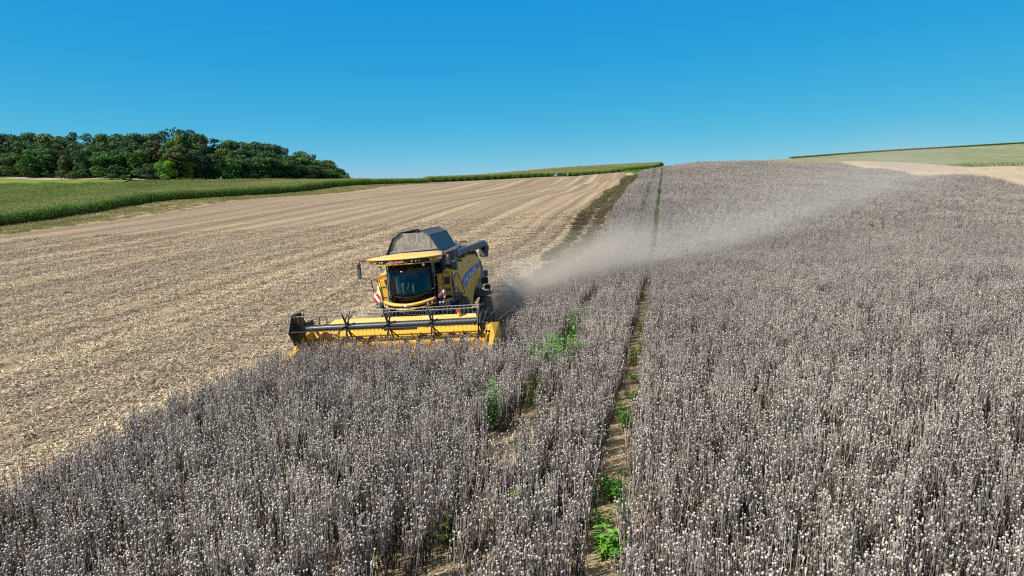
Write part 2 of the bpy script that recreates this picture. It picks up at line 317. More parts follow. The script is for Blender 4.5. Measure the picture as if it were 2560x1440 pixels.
def poppy_field():
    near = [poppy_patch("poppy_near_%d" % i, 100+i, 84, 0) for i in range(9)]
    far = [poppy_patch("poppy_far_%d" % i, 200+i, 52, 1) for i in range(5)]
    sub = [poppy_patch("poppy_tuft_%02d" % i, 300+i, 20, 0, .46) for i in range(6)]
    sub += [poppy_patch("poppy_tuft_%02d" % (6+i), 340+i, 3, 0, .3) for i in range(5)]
    protos = near+far+sub
    P, I, Ro, S = [], [], [], []
    def put(s, t, ids, zs=1.0):
        x, y = XY(s, t); z = T(x, y)
        P.append(np.stack([x, y, z], -1)); I.append(ids); n = len(s)
        Ro.append(np.stack([rng.normal(0, .03, n), rng.normal(0, .03, n), rng.uniform(0, 6.283, n)], -1))
        k = rng.uniform(.93, 1.1, n)*(1+.07*np.sin(x*.35+1)*np.sin(y*.23)); S.append(np.stack([np.ones(n), np.ones(n), k*zs], -1))
    # 1 m patches away from edges and tracks, half-metre tufts along them
    g = np.arange(-6, 64, 1.0); h = np.arange(-30, 208, 1.0); s, t = [a.ravel() for a in np.meshgrid(g, h, indexing='ij')]
    s = s+.5; t = t+.5
    x, y = XY(s, t); v = in_view(x, y, 6)
    s, t = s[v], t[v]
    edge = np.zeros(len(s), bool)
    for ds in (-.75, 0, .75):
        for dt in (-.75, 0, .75): edge |= ~crop_mask(s+ds, t+dt)
    for q in TRK+(7.0,): edge |= (np.abs(s-q) < .95) & (t < 190)
    ins = ~edge
    jit = rng.uniform(-.12, .12, (2, ins.sum()))
    sn, tn = s[ins]+jit[0], t[ins]+jit[1]; isfar = tn > 42
    ids = np.where(isfar, 9+rng.integers(0, 5, len(sn)), rng.integers(0, 9, len(sn)))
    put(sn, tn, ids)
    se, te = s[edge], t[edge]
    for a in (-.25, .25):
        for b in (-.25, .25):
            s1, t1 = se+a+rng.uniform(-.1, .1, len(se)), te+b+rng.uniform(-.1, .1, len(se))
            m = crop_mask(s1, t1)
            wig = .06*np.sin(t1*.9)+.05*np.sin(t1*2.3+2)
            m &= ~((np.abs(s1-TRK[0]-wig) < np.interp(t1, [-14, -4, 15, 60], [.40, .34, .22, .16])) & (t1 < 190))
            thin = np.clip(.22+.26*np.sin(t1*.8+.6)+.15*np.sin(t1*2.1)+.30*np.exp(-((t1+8.2)/1.8)**2), .0, .62)*np.interp(t1, [-14, 10, 40], [1, .8, .45])
            m &= ~((np.abs(s1-np.interp(t1, [12, 45], [TRK[1], 7.0])-wig) < thin) & (t1 < 190))
            put(s1[m], t1[m], 14+rng.integers(0, 6, m.sum()))
    # thin stragglers left along the cut edge and knocked into the tracks
    n = 120; t2 = rng.uniform(-16, -.5, n); s2 = -3.75-np.abs(rng.normal(0, .28, n)); put(s2, t2, 20+rng.integers(0, 5, n), .95)
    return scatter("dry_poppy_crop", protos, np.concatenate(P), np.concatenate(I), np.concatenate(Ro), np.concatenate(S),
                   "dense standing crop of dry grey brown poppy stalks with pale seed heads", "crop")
poppy_field()

def tram_grass():
    pr = [strip_patch("tram_weed_%d" % i, 650+i, 1.0) for i in range(4)]
    t = np.concatenate([np.arange(42, 186, .45)]*2); s = np.concatenate([np.full(len(t)//2, 8.75), np.full(len(t)//2, 7.0)])+rng.normal(0, .08, len(t)); t = t+rng.uniform(-.3, .3, len(t))
    k = rng.random(len(t)) < np.where(s > 7.9, 1, .8); s, t = s[k], t[k]; x, y = XY(s, t); n = len(x)
    scatter("tramline_weeds", pr, np.stack([x, y, T(x, y)], -1), rng.integers(0, 4, n), np.stack([0*x, 0*x, rng.uniform(0, 6.28, n)], -1), np.stack([np.full(n, .6), np.full(n, .6), rng.uniform(1.7, 2.5, n)*np.where(s < 7.9, 1.5, 1.0)], -1),
            "green weeds growing along two thin tramlines up the poppy slope", "weeds")

# ---- straw and stubs on the harvested ground
M_straw = plant_mat("straw_litter", .14, .35, 0.0, .8, (1.0, .98, 1.0), (1, 1, .95))
def band_straw():
    """the straw lies thicker and paler in bands along the rows"""
    k = NT("straw_litter"); a = k.n('ShaderNodeAttribute', attribute_name='tint')
    bb = k.mix(.45, k.noise(k.coord(A, (.30, .006, 0)), 1.0, 3, .55), k.noise(k.coord(A, (.9, .008, 0)), 1.0, 2, .5))
    c = k.mix(1, a.outputs['Color'], k.ramp(bb, [(.37, (.62, .59, .59)), (.48, (.86, .84, .83)), (.56, (1.06, 1.05, 1.0)), (.62, (1.25, 1.22, 1.12))]), 'MULTIPLY')
    return k.done(c, .8, .15)
M_straw = band_straw()
def straw_patch(name, seed, size=1.25):
    r = np.random.default_rng(seed); c = Cloud(); pal = np.array([(.54, .468, .35), (.61, .54, .42), (.44, .375, .275), (.25, .205, .155), (.68, .62, .51), (.15, .12, .092)])
    for i in range(38):
        x, y = (r.random(2)-.5)*size; h = r.uniform(.08, .24); l = r.normal(0, .06, 2); k = pal[r.choice([0, 2, 3, 3])]*r.uniform(.8, 1.1)
        c.stem([(x, y, -.01), (x+l[0], y+l[1], h)], [.006, .0045], k)
    for i in range(330):
        x, y = (r.random(2)-.5)*size; L = r.uniform(.05, .22); a = r.uniform(0, 3.14); z = r.uniform(.006, .11)**1.0; d = np.array([math.cos(a), math.sin(a), r.normal(0, .35)])*L/2
        k = pal[r.choice(6, p=[.28, .24, .2, .12, .08, .08])]*r.uniform(.8, 1.1); p = np.array([x, y, z]); w = r.uniform(.005, .017)
        c.strip([p-d, p+np.array([0, 0, r.uniform(0, .015)]), p+d], (-math.sin(a), math.cos(a), r.normal(0, .4)), [w, w, w*.7], k)
    return c.mesh(name, M_straw)
def straw_field():
    protos = [straw_patch("straw_%d" % i, 500+i) for i in range(7)]
    g = np.arange(-70, 4, 1.2); h = np.arange(-18, 95, 1.2); s, t = [a.ravel() for a in np.meshgrid(g, h, indexing='ij')]
    x, y = XY(s, t); m = in_view(x, y, 4) & (y < 88) & ((s < -3.3) | ((t > .8) & (s < 3.6))); s, t = s[m], t[m]; n = len(s)
    dens = np.sin(s*1.3+.4*np.sin(t*.05))*.5+np.sin(s*.47+1.0)*.5
    keep = rng.random(n) < np.clip(.95+.25*dens, .7, 1) * np.clip(1.7-y[m]/75, .35, 1); s, t = s[keep], t[keep]; n = len(s)
    s = s+rng.uniform(-.3, .3, n); t = t+rng.uniform(-.3, .3, n); x, y = XY(s, t)
    scatter("straw_litter", protos, np.stack([x, y, T(x, y)], -1), rng.integers(0, 7, n), np.stack([0*x, 0*x, rng.uniform(0, 6.28, n)], -1), np.ones((n, 3)),
            "chopped pale straw and short stubs lying over the harvested ground", "straw")
straw_field()

# ---- dark weed strip between stubble and crop, up the hill behind the machine
M_weed = plant_mat("strip_weeds", .3, .12, .1, .8, (1.1, .9, .8), (.85, 1.15, .8))
def strip_patch(name, seed, green):
    r = np.random.default_rng(seed); c = Cloud()
    for i in range(64):
        x, y = (r.random(2)-.5)*.8; h = r.uniform(.10, .34); l = r.normal(0, .1, 2); g = r.random() < green
        k = (np.array([.07, .115, .035]) if g else np.array([.15, .118, .09]))*r.uniform(.6, 1.3)
        c.stem([(x, y, 0), (x+l[0], y+l[1], h)], [.008, .004], k)
        for b in range(4):
            z = r.uniform(.2, 1)*h; a = r.uniform(0, 6.28); d = np.array([math.cos(a), math.sin(a), r.uniform(-.5, .5)])*r.uniform(.06, .16); p = np.array([x+l[0]*z/h, y+l[1]*z/h, z])
            c.strip([p, p+d*.5+np.array([0, 0, .02]), p+d], (-math.sin(a), math.cos(a), .2), [.006, .026, .004], k*r.uniform(.8, 1.3))
    return c.mesh(name, M_weed)
def weed_strip():
    protos = [strip_patch("strip_weed_%d" % i, 600+i, [.02, .05, .1, .4, .6, .6][i]) for i in range(6)]
    g = np.arange(-.4, 4.1, .45); h = np.arange(13, 207, .9); s, t = [a.ravel() for a in np.meshgrid(g, h, indexing='ij')]
    s = s+rng.uniform(-.25, .25, len(s)); t = t+rng.uniform(-.4, .4, len(t))
    lo = np.interp(t, [13, 30, 60], [1.2, .3, -.2])+.25*np.sin(t*.3)
    m = (s > lo) & (np.abs(s-1.25) > .42) & (np.abs(s-3.0) > .36) & (rng.random(len(s)) < np.interp(t, [13, 20, 35], [.4, .85, 1])); s, t = s[m], t[m]; n = len(s)
    gr = rng.random(n) < np.clip((t-125)/90, .08, .8); ids = np.where(gr, rng.integers(3, 6, n), rng.integers(0, 3, n))
    x, y = XY(s, t)
    scatter("weed_strip", protos, np.stack([x, y, T(x, y)], -1), ids, np.stack([0*x, 0*x, rng.uniform(0, 6.28, n)], -1), rng.uniform(.9, 1.35, (n, 3)),
            "dark dry weeds in a strip with two wheel tracks between stubble and poppy crop", "weeds")
weed_strip()
tram_grass()

# ---- maize
M_maize = plant_mat("maize", .18, .05, .15, .6, (.95, 1.0, .9), (1.08, 1.0, 1.0))
def maize_patch(name, seed, size=3.0):
    r = np.random.default_rng(seed); c = Cloud()
    for row in range(4):
        for j in range(15):
            x = (row-1.5)*.75+r.normal(0, .04); y = (j-7)*.2+r.normal(0, .04); h = r.normal(2.25, .12)
            c.stem([(x, y, 0), (x+r.normal(0, .04), y, h)], [.022, .012], np.array([.10, .16, .05])*r.uniform(.8, 1.1))
            for b in range(8):
                z = h*(.2+.1*b)+r.normal(0, .03); a = r.uniform(0, 6.28); L = r.uniform(.45, .8)*(1.1-.05*abs(b-4)); d = np.array([math.cos(a), math.sin(a), 0]); p = np.array([x, y, z])
                pts = [p, p+d*L*.4+np.array([0, 0, L*.35]), p+d*L*.8+np.array([0, 0, L*.25]), p+d*L+np.array([0, 0, -.1*L])]
                g = np.array([.12, .235, .045])*r.uniform(.7, 1.25)
                c.strip(pts, (-d[1], d[0], r.normal(0, .2)), [.025, .05, .04, .005], g)
            tk = np.array([.36, .34, .15])*r.uniform(.7, 1.1)
            for b in range(4):
                a = r.uniform(0, 6.28); q = np.array([math.cos(a)*.09, math.sin(a)*.09, .22])
                c.strip([(x, y, h-.02), np.array([x, y, h])+q], (-math.sin(a), math.cos(a), 0), [.014, .008], tk)
    return c.mesh(name, M_maize)
MZ = [maize_patch("maize_%d" % i, 700+i) for i in range(5)]
def poly_in(x, y, poly):
    ins = np.zeros(len(x), bool); n = len(poly)
    for i in range(n):
        (x0, y0), (x1, y1) = poly[i], poly[(i+1) % n]
        c = ((y0 > y) != (y1 > y)) & (x < (x1-x0)*(y-y0)/(y1-y0+1e-9)+x0); ins ^= c
    return ins
def maize_block(name, poly, label, rotz, scale=1.0, step=2.9):
    P = np.array(poly); c0, s0 = math.cos(rotz), math.sin(rotz); L = P@np.array([[c0, -s0], [s0, c0]])      # into the row frame
    g = np.arange(L[:, 0].min(), L[:, 0].max(), step); h = np.arange(L[:, 1].min(), L[:, 1].max(), step)
    u, v = [a.ravel() for a in np.meshgrid(g, h, indexing='ij')]; x = u*c0-v*s0; y = u*s0+v*c0
    m = poly_in(x, y, poly) & in_view(x, y, 10); x, y = x[m], y[m]; n = len(x)
    k = rng.uniform(.94, 1.06, n)*scale
    scatter(name, MZ, np.stack([x, y, T(x, y)], -1), rng.integers(0, 5, n), np.stack([0*x, 0*x, rotz+3.1416*rng.integers(0, 2, n)], -1), np.stack([np.full(n, 1.0), np.full(n, 1.0), k], -1), label, "maize")
def xyl(s, t): a, b = XY(s, t); return float(a), float(b)
maize_block("maize_field", [xyl(-96, -40), xyl(-96, 284), xyl(-118, 256), (-112, 252), (-138, 238), (-178, 238), (-215, 240), (-240, 150), xyl(-232, -40)], "wide green maize field with pale tassels in front of the wood", -A)
maize_block("hill_maize", [(-44, 352), (26, 377), (52, 402), (88, 424), (122, 562), (37, 545), (-53, 486)], "green maize field on the far hill behind the stubble crest", -.35)
maize_block("ridge_maize", [(184, 456), (270, 459), (330, 465), (420, 470), (420, 480), (330, 476), (186, 466)], "thin dark green band of maize along the right hilltop", 1.5, .42)

# ---- tall grass on the margin and at the far end
M_grass = plant_mat("tall_grass", .25, .1, .15, .7, (.9, 1.05, .8), (1.15, 1.0, .95))
def grass_patch(name, seed, pal, size=2.0, hh=.35, n=170):
    r = np.random.default_rng(seed); c = Cloud()
    for i in range(n):
        x, y = (r.random(2)-.5)*size; h = r.uniform(.4, 1.2)*hh; a = r.uniform(0, 6.28); l = np.array([math.cos(a), math.sin(a)])*h*.4
        c.strip([(x, y, 0), (x+l[0]*.3, y+l[1]*.3, h*.6), (x+l[0], y+l[1], h)], (-math.sin(a), math.cos(a), 0), [.016, .013, .003], np.array(pal[r.integers(len(pal))])*r.uniform(.7, 1.2))
    return c.mesh(name, M_grass)
def grass_area(name, poly, pal, label, step=1.7, hh=.35, cat="grass", keepf=1.0):
    pr = [grass_patch("%s_%d" % (name, i), 800+i+len(name), pal, 2.0, hh) for i in range(4)]
    P = np.array(poly); g = np.arange(P[:, 0].min(), P[:, 0].max(), step); h = np.arange(P[:, 1].min(), P[:, 1].max(), step)
    x, y = [a.ravel() for a in np.meshgrid(g, h, indexing='ij')]; x = x+rng.uniform(-.5, .5, len(x)); y = y+rng.uniform(-.5, .5, len(y))
    m = poly_in(x, y, poly) & in_view(x, y, 6) & (rng.random(len(x)) < keepf); x, y = x[m], y[m]; n = len(x)
    scatter(name, pr, np.stack([x, y, T(x, y)], -1), rng.integers(0, 4, n), np.stack([0*x, 0*x, rng.uniform(0, 6.28, n)], -1), rng.uniform(.75, 1.25, (n, 3)), label, cat)
grass_area("margin_grass", [xyl(-94.5, -20), xyl(-94.5, 260), xyl(-80.5, 260), xyl(-79.8, -20)], [(.18, .21, .07), (.26, .27, .11), (.33, .31, .15), (.15, .20, .055)], "yellowing grass strip between maize and stubble", 1.9, .32, "grass", .9)
grass_area("headland_grass", [xyl(0, 206), xyl(4, 206), xyl(14, 300), xyl(-14, 290), xyl(-16, 272)], [(.06, .17, .025), (.09, .22, .03), (.13, .26, .05)], "bright green grass at the far end of the stubble", 2.0, .5)
grass_area("leafy_cover", [xyl(88, 128), xyl(120, 132), xyl(125, 158), xyl(104, 185), xyl(88, 196)], [(.06, .14, .03), (.09, .18, .045), (.12, .2, .06), (.5, .5, .42)], "low dark green leafy cover crop beside the mown field at right", 1.6, .6, "cover crop")
grass_area("field_edge_grass", [xyl(60.5, 90), xyl(62.6, 90), xyl(62.6, 235), xyl(45, 236), xyl(60.5, 215)], [(.16, .20, .09), (.26, .25, .13), (.32, .28, .17)], "dry grass along the right edge of the poppy crop", 1.8, .45, "grass", .6)

# ---------------------------------------------------------------- trees
def leaf_material():
    k = NT("tree_leaves"); oi = k.n('ShaderNodeObjectInfo'); a = k.n('ShaderNodeAttribute', attribute_name='tint')
    c = k.mix(1, oi.outputs['Color'], a.outputs['Color'], 'MULTIPLY')
    m = k.done(c, .65, .25); tr = k.n('ShaderNodeBsdfTranslucent'); k.l(c, tr.inputs[0]); mx = k.n('ShaderNodeMixShader'); mx.inputs[0].default_value = .2
    k.l(k.p.outputs[0], mx.inputs[1]); k.l(tr.outputs[0], mx.inputs[2]); k.l(mx.outputs[0], k.out.inputs[0]); return m
M_leaf = leaf_material()
def bark_material():
    k = NT("bark"); f = k.noise(k.coord(0, (1, 1, .2)), 6, 5); c = k.ramp(f, [(.3, (.05, .04, .03)), (.7, (.17, .14, .11))]); k.bump(f, .6, .05); return k.done(c, .9, .1)
M_bark = bark_material()
def crown_mesh(name, seed, kind):
    """unit tree: height 10, crown of many small leaf clumps spread through lobes"""
    r = np.random.default_rng(seed); c = Cloud(); lobes = []
    if kind == 'broad':
        for i in range(22):
            z = r.uniform(1.3, 8.6); w = 3.0*math.sqrt(max(0.05, 1-((z-5.2)/4.6)**2)); a = r.uniform(0, 6.28); d = w*r.uniform(.25, .8)
            lobes.append((math.cos(a)*d, math.sin(a)*d, z, r.uniform(1.0, 1.75)))
        lobes += [(0, 0, 8.4, 1.5), (.6, .3, 6.5, 2.2), (-.5, -.4, 4.8, 2.3)]
        nl = 165
    elif kind == 'pine':
        for i in range(13):
            z = r.uniform(4.2, 9.4); w = 2.5*(1-.55*((z-4.2)/5.2)); a = r.uniform(0, 6.28); d = w*r.uniform(.2, .9)
            lobes.append((math.cos(a)*d, math.sin(a)*d, z, r.uniform(.65, 1.15)))
        lobes += [(0, 0, 9.3, .7), (0, 0, 7.5, 1.0)]
        nl = 130
    elif kind == 'thin':
        for i in range(12):
            z = r.uniform(3.5, 9.0); a = r.uniform(0, 6.28); d = r.uniform(.6, 2.7)
            lobes.append((math.cos(a)*d, math.sin(a)*d, z, r.uniform(.7, 1.3)))
        nl = 90
    else:   # round bush, foliage to the ground
        for i in range(20):
            z = r.uniform(1.2, 8.6); w = 4.4*math.sqrt(max(.05, 1-((z-4.6)/5.2)**2)); a = r.uniform(0, 6.28); d = w*r.uniform(.35, .75)
            lobes.append((math.cos(a)*d, math.sin(a)*d, z, r.uniform(1.2, 1.9)))
        lobes += [(0, 0, 8.2, 1.7), (0, 0, 5, 3.0)]
        nl = 120
    for lx, ly, lz, lr in lobes:
        n = int(nl*(lr/1.4)**1.6); d = r.normal(size=(n, 3)); d /= np.linalg.norm(d, axis=1)[:, None]
        if kind == 'pine': sq = np.array([1.25, 1.25, .5])
        else: sq = np.array([1, 1, .78])
        rad = lr*(r.uniform(.55, 1.06, n)**.6)
        p = np.array([lx, ly, lz])+d*rad[:, None]*sq
        tone = r.uniform(.8, 1.2)
        nrm = d*.8+r.normal(size=(n, 3))*.55; nrm /= np.linalg.norm(nrm, axis=1)[:, None]
        u = np.cross(nrm, r.normal(size=(n, 3))); u /= np.linalg.norm(u, axis=1)[:, None]; v = np.cross(nrm, u)
        sz = r.uniform(.13, .30, n)[:, None]*(1.0 if kind != 'pine' else .9)
        q = np.stack([p-u*sz, p-v*sz*.8, p+u*sz, p+v*sz*.8], 1).reshape(-1, 3)
        t = np.repeat(tone*r.uniform(.75, 1.25, n), 4)[:, None]*np.array([1, 1, 1])
        i = np.arange(n)[:, None]*4+np.arange(4)
        c.add(q, i, (), t)
    return c.mesh(name, M_leaf)
def trunk_mesh(name, seed, kind):
    r = np.random.default_rng(seed); c = Cloud(); k = (1, 1, 1)
    c.stem([(0, 0, -.3), (.1, 0, 1.5), (.15, .1, 4), (.05, .1, 7.6)], [.34, .24, .17, .05], k, 7)
    for i in range(6 if kind != 'round' else 4):
        z = r.uniform(2.2, 6.5) if kind != 'round' else r.uniform(.6, 3); a = r.uniform(0, 6.28); d = np.array([math.cos(a), math.sin(a), r.uniform(.4, .9)])*r.uniform(1.4, 2.3)
        p = np.array([.12, .05, z]); c.stem([p, p+d*.5+np.array([0, 0, .1]), p+d], [.11, .07, .03], k, 5)
    return c.mesh(name, M_bark)
TREES = {}
for kind, n in (('broad', 6), ('pine', 3), ('thin', 2), ('round', 2)):
    TREES[kind] = [(crown_mesh("crown_%s_%d" % (kind, i), 40+i*3+len(kind)*17, kind), trunk_mesh("trunk_%s_%d" % (kind, i), 60+i, kind)) for i in range(n)]
def tree(name, label, cat, x, y, height, width, kind, var, color, group=None, sink=0.0):
    cm, tm = TREES[kind][var % len(TREES[kind])]
    t = empty(name, (x, y, float(T(x, y))-sink), var*1.7); t.scale = (width/7.0, width/7.0, height/10.0)
    tag(t, label, cat, group)
    for nm, me in (("trunk", tm), ("crown", cm)):
        o = link(bpy.data.objects.new(nm, me)); o.parent = t
        if nm == "crown": o.color = (*color, 1)
    return t
def px_xy(px, Y): return (px-1280)/1707*Y, Y
EDGE = ([-90, 0, 150, 300, 450, 650, 870], [286, 284, 274, 263, 262, 278, 300])          # distance of the wood's edge
SKY_PX = ([-100, 0, 60, 120, 165, 225, 290, 380, 440, 490, 540, 600, 640, 700, 760, 800, 840, 866], [334, 335, 336, 332, 337, 327, 336, 333, 322, 327, 346, 352, 353, 363, 376, 389, 405, 428])
GREENS = [(.050, .112, .030), (.058, .128, .034), (.046, .102, .036), (.072, .148, .032), (.046, .104, .040), (.080, .138, .030)]
ordn = ["first", "second", "third", "fourth", "fifth", "sixth", "seventh", "eighth", "ninth", "tenth", "eleventh", "twelfth", "thirteenth", "fourteenth", "fifteenth", "sixteenth", "seventeenth", "eighteenth", "nineteenth", "twentieth",
        "twenty-first", "twenty-second", "twenty-third", "twenty-fourth", "twenty-fifth", "twenty-sixth", "twenty-seventh", "twenty-eighth", "twenty-ninth", "thirtieth"]
tr = random.Random(5)
def wood_row(spots, dY, frac, row, hcap=99):
    spots = sorted(spots, reverse=True)
    for i, px in enumerate(spots):
        Y = float(np.interp(px, *EDGE))+dY+tr.uniform(-2, 2); x, y = px_xy(px, Y); g = float(T(x, y))
        top = float(np.interp(px, *SKY_PX)); zt = 7+(445-top)/1707*Y
        f = frac*tr.uniform(.88, 1.06) if frac < .95 else tr.uniform(.96, 1.03)
        h = max(3.5, (zt-g)*f); kind = 'pine' if tr.random() < (.28 if frac > .6 else .15) else 'broad'
        col = tuple(c*tr.uniform(.85, 1.15) for c in GREENS[tr.randrange(6)]); word = "dark green broadleaf tree"
        if kind == 'pine': col = tuple(a*b for a, b in zip(col, (.72, .66, .85))); word = "blackish green pine"
        elif col[1] > .092: word = "mid green broadleaf tree"
        w = tr.uniform(9.0, 12.5)*(.72+.28*min(1, h/12)) *(1.2 if frac > .95 else 1.0) if kind == 'broad' else h*.62
        tree("pine_tree" if kind == 'pine' else "broadleaf_tree", "%s in the %s of the wood, %s from its right end" % (word, row, ordn[i]), "tree", x, y, h, w, kind, tr.randrange(6), col, "trees of the wood")
wood_row([-40, 8, 52, 96, 140, 186, 232, 276, 322, 362, 455, 500, 545, 590, 634, 655, 676, 697, 716, 735, 752, 770, 786, 802, 816, 830, 842, 853, 862], 0, .66, "front row")
wood_row([-70, -20, 30, 74, 120, 162, 208, 252, 300, 345, 392, 438, 480, 524, 568, 612, 655, 676, 696, 716, 735, 753, 770, 787, 802, 818, 834, 848], 9, .84, "middle row")
wood_row([-60, -15, 22, 58, 92, 130, 170, 205, 240, 272, 312, 350, 390, 425, 470, 508, 546, 580, 618, 650, 690, 724, 762, 792, 822], 20, 1.0, "skyline row")
for i, px in enumerate(sorted([-60, -25, 15, 50, 85, 118, 150, 190, 225, 255, 300, 340, 440, 470, 510, 535, 566, 600, 630, 660, 690, 720, 750, 780, 808, 834, 856], reverse=True)):
    Y = float(np.interp(px, *EDGE))+tr.uniform(1, 5); x, y = px_xy(px, Y)
    tree("understorey_bush", "dark bush filling the foot of the wood, %s from its right end" % ordn[i], "bush", x, y, tr.uniform(3.5, 6.0), tr.uniform(6, 8), 'round', tr.randrange(6), (.028, .068, .024), "dark bushes along the foot of the wood")
def special(name, label, cat, px, dY, top, wpx, kind, var, col, base=None):
    Y = float(np.interp(px, *EDGE))+dY; x, y = px_xy(px, Y); zt = 7+(445-top)/1707*Y; g = float(T(x, y)); tree(name, label, cat, x, y, zt-g, wpx*Y/1707, kind, var, col)
special("round_bush", "bright lime green round bush standing in front of the dark wood", "bush", 427, -4.5, 401, 44, 'round', 0, (.14, .30, .022))
special("large_bush", "bluish green bushy tree just left of the bright lime bush", "bush", 384, -4, 408, 58, 'round', 1, (.05, .105, .040))
special("tall_tree", "tallest loose crowned tree sticking up above the skyline of the wood", "tree", 448, 22, 312, 70, 'thin', 0, (.055, .105, .050))
special("tall_tree", "second tallest tree rounding the skyline right of the tallest tree", "tree", 492, 20, 322, 62, 'broad', 2, (.050, .105, .035))
special("yellowing_tree", "yellowish green tree below the tallest tree on the skyline", "tree", 462, 10, 336, 40, 'broad', 1, (.13, .19, .025))
special("yellowing_tree", "small bright yellow green tree to the right of the lime bush", "tree", 482, -1.5, 404, 34, 'broad', 3, (.16, .20, .02))
special("yellowing_tree", "yellow green tree in the middle right of the wood", "tree", 588, 2, 376, 30, 'broad', 4, (.12, .15, .03))
special("dying_pine", "brownish dying pine in the wood above the lime bush", "tree", 410, 8, 346, 38, 'pine', 1, (.10, .075, .045))
special("dying_pine", "smaller brown tinged pine right of the tallest tree", "tree", 517, 9, 350, 24, 'pine', 0, (.09, .085, .04))
special("yellowing_tree", "olive yellow small tree at the left part of the wood's edge", "tree", 176, -2, 388, 30, 'broad', 5, (.12, .14, .035))
special("crooked_pine", "ragged dark pine at the far right tip of the wood", "tree", 866, 1, 424, 20, 'pine', 2, (.02, .045, .022))
special("crest_tree", "tiny dark tree top showing above the crest of the poppy crop", "tree", 1735, 60, 404, 14, 'round', 0, (.03, .05, .03))
for i, (px, top, w, col, lb) in enumerate([(168, 425, 22, (.11, .16, .05), "low olive shrub leftmost along the foot of the wood"), (195, 428, 26, (.10, .15, .04), "low yellow green shrub beside the pale strip, left of the gap in the wood"),
                                           (290, 433, 26, (.07, .15, .04), "low green shrub at the end of the pale strip by the wood"), (325, 437, 22, (.08, .14, .04), "small shrub at the wood's foot left of the bluish bush"),
                                           (462, 442, 20, (.09, .16, .04), "small shrub at the wood's foot just right of the lime bush"), (484, 438, 16, (.10, .19, .03), "small light green shrub under the yellow green tree"), (700, 443, 18, (.08, .09, .05), "brownish shrub at the right foot of the wood")]):
    special("low_shrub", lb, "shrub", px, -5, top, w, 'round', i, col)

# ---------------------------------------------------------------- green weeds in and beside the wheel tracks
M_weedleaf = plant_mat("weed_leaf", .1, .8, .25, .5)
def weed_plant(label, s, t, h, w, n, col, leafL, seed, group="green weeds in the wheel tracks", flower=None, name="green_weed"):
    r = np.random.default_rng(seed); x, y = XY(s, t); e = empty(name, (float(x), float(y), float(T(x, y))-.03)); tag(e, label, "weed", group)
    st, lf = Cloud(), Cloud(); tops = []
    for i in range(n):
        b = r.normal(0, w*.34, 2); hh = h*r.uniform(.5, 1.05); l = r.normal(0, .12, 2)*hh; P0 = np.r_[b, 0]; root = np.array([0, 0, -.06]); P1 = np.r_[b+l, hh]; k = np.array(col)*r.uniform(.7, 1.25)
        st.stem([root, P0, (P0+P1)/2+np.r_[l*.1, 0], P1], [.009, .009, .007, .004], k*.8, 4); tops.append(P1)
        for j in range(int(7+hh*11)):
            z = r.uniform(.15, 1); p = P0+(P1-P0)*z; a = r.uniform(0, 6.28); d = np.array([math.cos(a), math.sin(a), 0]); L = leafL*r.uniform(.6, 1.2)*(1.2-.45*z); up = r.uniform(.1, .5)
            pts = [p, p+d*L*.35+np.array([0, 0, L*up*.6]), p+d*L*.75+np.array([0, 0, L*up*.7]), p+d*L+np.array([0, 0, L*up*.2])]
            lf.strip(pts, (-d[1], d[0], r.normal(0, .25)), [L*.05, L*.19, L*.15, L*.01], k*r.uniform(.8, 1.25))
    for nm, c in (("stems", st), ("leaves", lf)):
        o = link(bpy.data.objects.new(nm, c.mesh(nm, M_weedleaf))); o.parent = e
    if flower:
        f = Cloud(); p = max(tops, key=lambda q: q[2]); f.lathe(p, (0, 0, 1), [(-.01, .008), (.015, .03), (.04, .036), (.045, .001)], flower, 8)
        o = link(bpy.data.objects.new("flower", f.mesh("flower", M_weedleaf))); o.parent = e
    return e
LG, MG, DG, OG = (.16, .36, .05), (.10, .27, .04), (.05, .16, .03), (.16, .22, .05)
